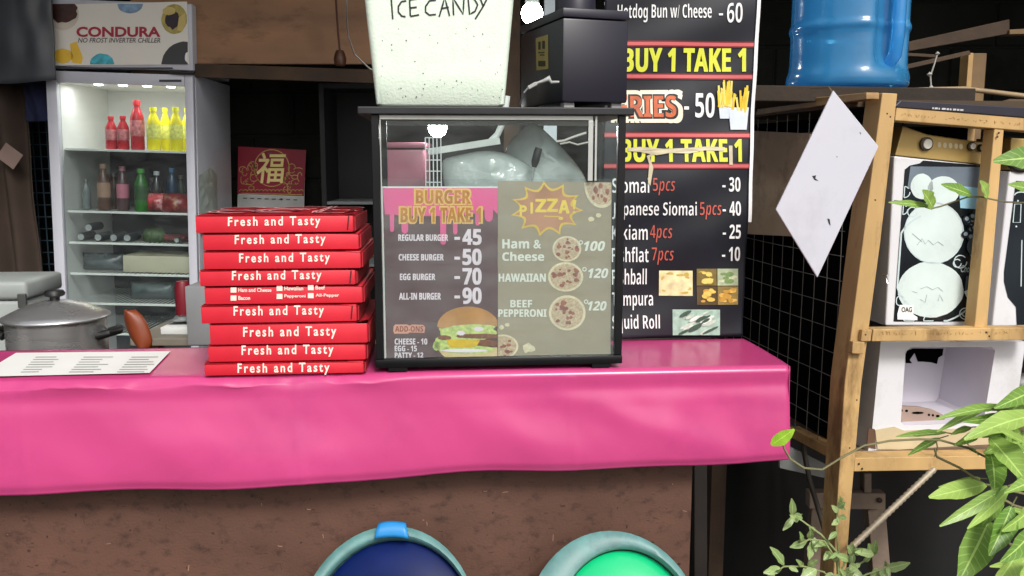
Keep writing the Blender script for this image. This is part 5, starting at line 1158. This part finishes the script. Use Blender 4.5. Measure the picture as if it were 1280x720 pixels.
b = MB().tube([W(1172, 66, Y=2.3), W(1168, 80, Y=2.3), W(1163, 95, Y=2.3), W(1164, 110, Y=2.3), W(1162, 122, Y=2.3)], .002, 6)
for x, y, r_ in ((1172, 67, .006), (1162, 93, .007), (1164, 110, .008), (1163, 117, .009)): b.lathe([(0, -r_), (r_, 0), (0, r_)], W(x, y, Y=2.3), 8)
tag(b.build('knotted_cord', mat('pale_cable', (0, 0, 0)), None), 'pale knotted cord hanging behind the bamboo pole', 'cord')
# under the cage
o = hang('black_sheet', 'black plastic sheet hanging behind the cage legs', 'plastic sheet', 850, 1420, 470, 1150, 2.32, mat('black_polythene', (.012, .0125, .013), .35, var=.4, scale=3, bump=.7, bscale=7), .03, 14)
o = tag(soft(MB().prism([W(x, y, Y=1.92) for x, y in ((868, 560), (884, 560), (884, 900), (868, 900))], (0, .03, 0)).build('dark_stake', mat('black_timber', S(38, 32, 28), .85, var=.3))), 'dark wooden stake just right of the counter panel', 'stake')
def plank(mb, p, q, wpx, Y, d_):
    (x0, y0), (x1, y1) = p, q; L = math.hypot(x1 - x0, y1 - y0); nx, ny = -(y1 - y0) / L * wpx / 2, (x1 - x0) / L * wpx / 2
    return mb.prism([W(x0 + nx, y0 + ny, Y=Y), W(x1 + nx, y1 + ny, Y=Y), W(x1 - nx, y1 - ny, Y=Y), W(x0 - nx, y0 - ny, Y=Y)], (0, d_, 0))
GW = mat('grey_old_wood', S(128, 112, 98), .85, var=.3, scale=9, bump=.3)
t = thing('trestle', 'grey wooden trestle standing behind the cage leg', 'trestle', Matrix.Translation(W(1060, 700, Y=2.0))); Mi = t.matrix_world.inverted()
def tb(name, *a, **k):
    b = MB(); plank(b, *a, **k); b.warp(lambda p: Mi @ p); soft(b.build(name, GW, t))
tb('crossbar', (1012, 626), (1107, 627), 20, 1.98, .03); tb('leg', (1096, 637), (1118, 900), 22, 2.012, .03); tb('leg', (1026, 637), (1006, 900), 22, 2.012, .03); tb('block', (1048, 590), (1048, 615), 12, 1.985, .03); tb('block', (1085, 592), (1085, 616), 9, 1.985, .03)
b = MB().lathe([(0, 0), (.006, 0), (.006, .004), (0, .005)], (0, 0, 0), 12, Matrix.Translation(Mi @ W(1099, 625, Y=1.978)) @ Matrix.Rotation(R(90), 4, 'X')); b.build('bolt', mat('rusty_bolt', S(60, 40, 30), .6, metal=.5), t)
tag(MB().tube([W(1002, 548, Y=1.78), W(1012, 600, Y=1.78), W(1030, 660, Y=1.78), W(1048, 760, Y=1.76), W(1056, 900, Y=1.74)], .0055, 8).build('iron_rod', mat('dull_iron', S(84, 78, 72), .6, metal=.5, var=.3), None, smooth=60), 'thin grey iron rod leaning behind the cage post', 'rod')
M0, M1 = W(1168, 586, Y=1.63), W(1060, 688, Y=1.58); dv = (M1 - M0); nseg = 46
b = MB().tube([M0 + dv * (k / nseg) for k in range(nseg + 1)], [.0068 if k % 2 else .0054 for k in range(nseg + 1)], 10)
tag(b.build('rebar_brace', mat('pale_rebar', S(168, 156, 136), .55, metal=.3, var=.2), None, smooth=60), 'pale ribbed bar slanting from the cage bottom rail to its leg', 'brace')
o = tag(MB().prism([W(x, y, Y=1.86) for x, y in ((975, 553), (1052, 590), (1052, 602), (975, 585))], (0, .01, 0)).build('pale_sheet', mat('pale_grey_sheet', S(150, 154, 152), .6, var=.1)), 'pale grey sheet edge showing under the cage side', 'sheet')

# ---------------------------------------------------------------- bins in front of the counter
def bin_(top_px, a_, b_, inner, col_rim, col_in, label, handle, body_col):
    top = W(*top_px, Y=1.408); v = Vector((0, .55, .835)); u = Vector((1, 0, 0)); n_ = u.cross(v)   # n_ faces the viewer and up
    C = top - v * b_
    base = Vector((C.x, C.y + .015, 0)); t = thing('waste_bin', label, 'waste bin', Matrix.Translation(base), 'round bins in front of the counter')
    C = C - base; N = 56; ca = [(math.cos(2 * math.pi * k / N), math.sin(2 * math.pi * k / N)) for k in range(N)]
    def ell_(cu, cv, ra, rb, off): return [C + u * (cu + ra * x) + v * (cv + rb * y) - n_ * 0 + n_ * off for x, y in ca]
    def circ(r_, z): return [Vector((r_ * x, r_ * y, z)) for x, y in ca]
    zb_ = C.z - v.z * b_ - .03
    MB().rings([circ(.02, .001), circ(a_ * .78, 0), circ(a_ * .80, .01), circ(a_ * .97, zb_ - .01), circ(a_ * .97, zb_)]).build('body', body_col, t, smooth=40)
    iu, iv_, ia, ib = inner
    MB().rings([circ(a_ * .985, zb_ + .001), circ(a_ * 1.0, zb_ + .015), ell_(0, 0, a_ * .99, b_ * .99, -.012), ell_(0, 0, a_, b_, -.003), ell_(iu * .1, iv_ * .1, a_ * .975, b_ * .975, .0), ell_(iu * .8, iv_ * .8, a_ + (ia - a_) * .82, b_ + (ib - b_) * .82, .001), ell_(iu, iv_, ia, ib, -.002), ell_(iu, iv_, ia * .99, ib * .99, -.012)]).build('lid', col_rim, t, smooth=50)
    fl_ = MB(); rgs = []
    for s_, d_ in ((.985, -.012), (.96, -.010), (.75, -.006 + .0), (.5, .004), (.25, .010)): rgs.append(ell_(iu, iv_, ia * s_, ib * s_, d_ - .012))
    rgs.append([C + u * iu + v * iv_ - n_ * .0])
    fl_.rings(rgs); fl_.build('flap', col_in, t, smooth=180)
    if handle:
        b = MB(); P = []
        for s_ in (-1, 1): pass
        b.grid(lambda p_, q_: C + u * ((p_ - .5) * .056 * (1 - .18 * q_)) + v * (b_ * (1 - .5 * ((p_ - .5) * .056 / a_) ** 2) - .020 + .026 * q_) + n_ * (.009 + .004 * math.sin(math.pi * q_)), 8, 6)
        o = b.build('clip', handle, t, smooth=180); o.modifiers.new('thickness', 'SOLIDIFY').thickness = .006
    return t
RIM = mat('grey_green_plastic', S(92, 136, 134), .45, var=.2, scale=30, stain=S(62, 92, 94), stain_amt=.5, sscale=14)
bin_((491, 657), .147, .170, (.006, -.006, .138, .158), RIM, mat('navy_plastic', S(4, 24, 78), .4, var=.3, spec=.2, rvar=.05), 'round bin with grey rim, dark blue inside and a light blue clip', mat('light_blue_plastic', S(40, 134, 200), .4), mat('navy_plastic', (0, 0, 0)))
bin_((763, 663), .147, .170, (.021, -.012, .121, .155), RIM, mat('spring_green_plastic', S(16, 190, 122), .22, var=.06, coat=.4, rvar=.05), 'round bin with grey green rim and bright green flap', None, mat('green_plastic', S(20, 130, 92), .4))

# ---------------------------------------------------------------- plants
def leafmat(name, col, col2):
    m = bpy.data.materials.new(name); m.use_nodes = True; n = m.node_tree.nodes; l = m.node_tree.links; b = n['Principled BSDF']; o = n['Material Output']
    g_ = n.new('ShaderNodeNewGeometry'); tc = n.new('ShaderNodeTexCoord'); nz = n.new('ShaderNodeTexNoise'); nz.inputs['Scale'].default_value = 30
    l.new(tc.outputs['Object'], nz.inputs['Vector']); ad = n.new('ShaderNodeMath'); ad.operation = 'MULTIPLY_ADD'; ad.inputs[1].default_value = .7; l.new(g_.outputs['Random Per Island'], ad.inputs[0]); 
    m3 = n.new('ShaderNodeMath'); m3.operation = 'MULTIPLY'; m3.inputs[1].default_value = .35; l.new(nz.outputs['Fac'], m3.inputs[0]); l.new(m3.outputs[0], ad.inputs[2])
    mx = n.new('ShaderNodeMix'); mx.data_type = 'RGBA'; mx.inputs[6].default_value = (*col, 1); mx.inputs[7].default_value = (*col2, 1); l.new(ad.outputs[0], mx.inputs[0])
    
    uv = n.new('ShaderNodeUVMap'); sp = n.new('ShaderNodeSeparateXYZ'); l.new(uv.outputs[0], sp.inputs[0])
    def mth(op, a, b_=None):
        q = n.new('ShaderNodeMath'); q.operation = op
        if isinstance(a, (int, float)): q.inputs[0].default_value = a
        else: l.new(a, q.inputs[0])
        if b_ is not None:
            if isinstance(b_, (int, float)): q.inputs[1].default_value = b_
            else: l.new(b_, q.inputs[1])
        return q.outputs[0]
    dv = mth('ABSOLUTE', mth('SUBTRACT', sp.outputs[1], .5)); rib = mth('LESS_THAN', dv, .035)
    side_v = mth('LESS_THAN', mth('FRACT', mth('MULTIPLY', mth('SUBTRACT', sp.outputs[0], mth('MULTIPLY', dv, .35)), 9.0)), .14)
    vein = mth('MAXIMUM', mth('MULTIPLY', rib, .75), mth('MULTIPLY', side_v, .28))
    mv = n.new('ShaderNodeMix'); mv.data_type = 'RGBA'; mv.inputs[7].default_value = (*[min(1, c * 1.25 + .06) for c in col2], 1)
    l.new(vein, mv.inputs[0]); l.new(mx.outputs[2], mv.inputs[6]); mx = mv
    n4 = n.new('ShaderNodeTexNoise'); n4.inputs['Scale'].default_value = 120; bp = n.new('ShaderNodeBump'); bp.inputs['Strength'].default_value = .3; bp.inputs['Distance'].default_value = .002
    l.new(tc.outputs['Object'], n4.inputs['Vector']); l.new(n4.outputs[0], bp.inputs['Height']); l.new(bp.outputs[0], b.inputs['Normal'])
    l.new(mx.outputs[2], b.inputs['Base Color']); b.inputs['Roughness'].default_value = .38
    tr = n.new('ShaderNodeBsdfTranslucent'); l.new(mx.outputs[2], tr.inputs[0]); ms = n.new('ShaderNodeMixShader'); ms.inputs[0].default_value = .3
    l.new(b.outputs[0], ms.inputs[1]); l.new(tr.outputs[0], ms.inputs[2]); l.new(ms.outputs[0], o.inputs[0]); return m
LG = leafmat('bright_green_leaf', S(74, 124, 40), S(182, 212, 112)); LD = leafmat('grey_green_leaf', S(112, 146, 78), S(182, 202, 138)); ST = mat('green_brown_stem', S(120, 116, 82), .7, var=.3)
rr = random.Random(33)
t = thing('leafy_shrub', 'bright green broad leaved shrub reaching in from the lower right', 'shrub', Matrix.Translation((W(1310, 700, Y=1.22).x, 1.22, 0))); Mi = t.matrix_world.inverted()
def wl(x, y, Y): return Mi @ W(x, y, Y=Y)
b = MB(); s = MB()
LV = [(1256, 510, 1176, 518, 14, 1.2), (1228, 513, 1176, 535, 12, 1.22), (1296, 487, 1250, 507, 26, 1.2), (1296, 520, 1215, 539, 32, 1.16), (1183, 541, 1121, 545, 11, 1.25), (1174, 548, 1136, 568, 11, 1.24), (1238, 548, 1288, 606, 36, 1.14), (1238, 566, 1246, 616, 30, 1.17), (1232, 606, 1162, 621, 28, 1.16), (1259, 608, 1178, 657, 20, 1.12), (1260, 614, 1211, 660, 16, 1.14), (1252, 620, 1230, 656, 18, 1.17), (1264, 634, 1238, 694, 32, 1.1), (1236, 652, 1200, 726, 46, 1.14), (1296, 628, 1258, 664, 26, 1.12), (1205, 553, 1224, 568, 12, 1.2), (1222, 540, 1196, 556, 14, 1.2), (1214, 534, 1190, 542, 10, 1.22), (1290, 560, 1256, 580, 24, 1.18), (1290, 660, 1262, 700, 30, 1.08), (1270, 690, 1244, 735, 30, 1.1), (1300, 600, 1262, 612, 22, 1.1), (1276, 540, 1232, 566, 26, 1.2), (1225, 598, 1180, 608, 12, 1.2), (1285, 500, 1240, 528, 24, 1.22), (1300, 700, 1274, 730, 26, 1.06)]
for k in range(17): x = rr.uniform(1252, 1330); y = rr.uniform(500, 735); a_ = rr.uniform(1.5, 4.0); L = rr.uniform(26, 54); LV.append((x, y, x + L * math.cos(a_), y + L * math.sin(a_), rr.uniform(10, 22), rr.uniform(1.12, 1.32)))
for x0, y0, x1, y1, w_, Y in LV:
    bs, tp = wl(x0, y0, Y + .02), wl(x1, y1, Y - .03 + rr.uniform(-.02, .02))
    b.leaf(bs, tp, w_ * Y / 1108 * .94, (rr.uniform(-.3, .3), -1, rr.uniform(.2, 1.2)), rr.uniform(.12, .4), rr.uniform(.05, .35))
    s.tube([bs + (bs - tp).normalized() * .02 + Vector((.003, .004, -.004)), bs], .0009, 5)
b.build('foliage', LG, t, smooth=180, fix=False)
for pts, r_ in (([(1320, 900), (1316, 760), (1300, 700), (1296, 640), (1290, 590), (1296, 520), (1300, 470)], .005), ([(1300, 622), (1283, 618), (1230, 605), (1200, 585), (1171, 571), (1168, 560)], .0017), ([(1296, 600), (1245, 578), (1210, 560), (1175, 550), (1150, 549), (1112, 551), (1080, 557), (1052, 572), (1028, 587), (1005, 585), (988, 574), (980, 560), (978, 551)], .0016), ([(1296, 640), (1268, 632), (1250, 622)], .002), ([(1300, 520), (1262, 512), (1240, 512)], .002), ([(1290, 690), (1262, 680), (1244, 650)], .002), ([(1168, 571), (1172, 560), (1170, 549)], .001)):
    s.tube([wl(x, y, 1.20 if r_ > .004 else 1.2) for x, y in pts], r_, 6)
s.build('stem', ST, t, smooth=60)
MB().leaf(wl(964, 556, 1.2), wl(993, 537, 1.19), .020, (0, -1, .2), .1, .1).build('tip_leaf', leafmat('lime_leaf', S(150, 206, 46), S(180, 226, 80)), t, smooth=180)
t = thing('thin_twig', 'thin leafy twig crossing in front of the plate patterned appliance', 'twig', Matrix.Translation(W(1300, 253, Y=1.3))); Mi = t.matrix_world.inverted()
b = MB(); s = MB()
s.tube([wl(x, y, 1.3) for x, y in ((1340, 262), (1300, 254), (1256, 252.5), (1226, 246), (1210, 246), (1190, 253), (1176, 258), (1163, 261), (1140, 253), (1118, 251))], .0012, 6)
for x0, y0, x1, y1, w_ in ((1162, 258, 1112, 252, 8), (1166, 260, 1154, 238, 18), (1214, 244, 1178, 230, 13), (1234, 247, 1226, 226, 14), (1300, 240, 1262, 230, 14)): b.leaf(wl(x0, y0, 1.3), wl(x1, y1, 1.28), w_ * 1.3 / 1108 * 1.2, (0, -1, .5), .15, .1)
b.leaf(wl(1320, 196, 1.05), wl(1244, 200, 1.03), .030, (.2, -1, .5), .1, .1); s.tube([wl(1340, 225, 1.2), wl(1322, 197, 1.05)], .0012, 6)
b.build('foliage', LG, t, smooth=180, fix=False); s.build('stem', ST, t, smooth=60)
t = thing('small_weed', 'pale green small leaved weed growing in front of the cage leg', 'plant', Matrix.Translation((W(1050, 720, Y=1.3).x, 1.3, 0))); Mi = t.matrix_world.inverted()
b = MB(); s = MB()
br = [[(1052, 1000), (1050, 760), (1046, 690), (1026, 668), (1004, 652), (993, 645)], [(1050, 740), (1048, 690), (1045, 660), (1047, 640), (1050, 630)], [(1046, 700), (1030, 676), (1012, 674), (1000, 680)], [(1050, 740), (1030, 715), (1005, 708), (980, 708), (968, 716)], [(1052, 730), (1070, 708), (1082, 700), (1092, 692)], [(1056, 740), (1078, 720), (1100, 712), (1110, 708)], [(1048, 720), (1060, 696), (1068, 690)]]
for i, pts in enumerate(br):
    Y = 1.3 + .02 * math.sin(i * 2.1); P = [wl(x, y, Y) for x, y in pts]; s.tube(P, [.003 - .002 * k / (len(P) - 1) if i == 0 else .0014 for k in range(len(P))], 6)
LW = [(991, 644, 990, 624, 10), (992, 646, 979, 663, 9), (993, 643, 1003, 648, 9), (998, 651, 988, 644, 9), (1008, 676, 988, 684, 12), (1012, 674, 1014, 662, 9), (1013, 678, 1012, 700, 12), (1018, 672, 1020, 690, 9), (1047, 640, 1040, 632, 8), (1048, 634, 1056, 628, 9), (1048, 650, 1040, 656, 8), (1049, 646, 1058, 648, 9), (1048, 630, 1050, 620, 8), (980, 706, 964, 684, 13), (975, 710, 955, 716, 12), (1002, 708, 996, 700, 8), (1010, 707, 1022, 700, 9), (1020, 712, 1000, 725, 16), (1090, 692, 1086, 680, 12), (1090, 694, 1095, 676, 11), (1092, 693, 1070, 690, 12), (1105, 711, 1138, 704, 14), (1100, 713, 1112, 728, 14), (1096, 710, 1090, 730, 14), (1066, 694, 1060, 682, 10), (1068, 692, 1078, 686, 10), (1060, 700, 1046, 694, 12), (1056, 712, 1080, 724, 18), (1040, 716, 1030, 734, 16), (1030, 684, 1036, 676, 9), (1038, 690, 1030, 700, 10), (1018, 664, 1012, 658, 8), (1062, 706, 1072, 712, 12), (968, 716, 958, 724, 10)]
for x0, y0, x1, y1, w_ in LW:
    Y = 1.3 + rr.uniform(-.02, .01); b.leaf(wl(x0, y0, Y), wl(x1, y1, Y - .01), w_ * Y / 1108, (rr.uniform(-.4, .4), -1, rr.uniform(.2, .9)), .15, .15)
for k in range(40):
    pts = br[k % len(br)]; q = rr.randint(max(1, len(pts) - 4), len(pts) - 1); (xa, ya), (xb, yb) = pts[q - 1], pts[q]; u_ = rr.random(); x, y = xa + (xb - xa) * u_, ya + (yb - ya) * u_
    if y > 730: continue
    a_ = rr.uniform(0, 6.28); L = rr.uniform(7, 14); Y = 1.3 + rr.uniform(-.02, .02); b.leaf(wl(x, y, Y), wl(x + L * math.cos(a_), y + L * math.sin(a_), Y - .01), L * .55 * Y / 1108, (rr.uniform(-.4, .4), -1, rr.uniform(.2, .9)), .15, .15)
b.build('foliage', LD, t, smooth=180, fix=False); s.build('stem', mat('pale_green_stem', S(140, 150, 100), .6), t, smooth=60)
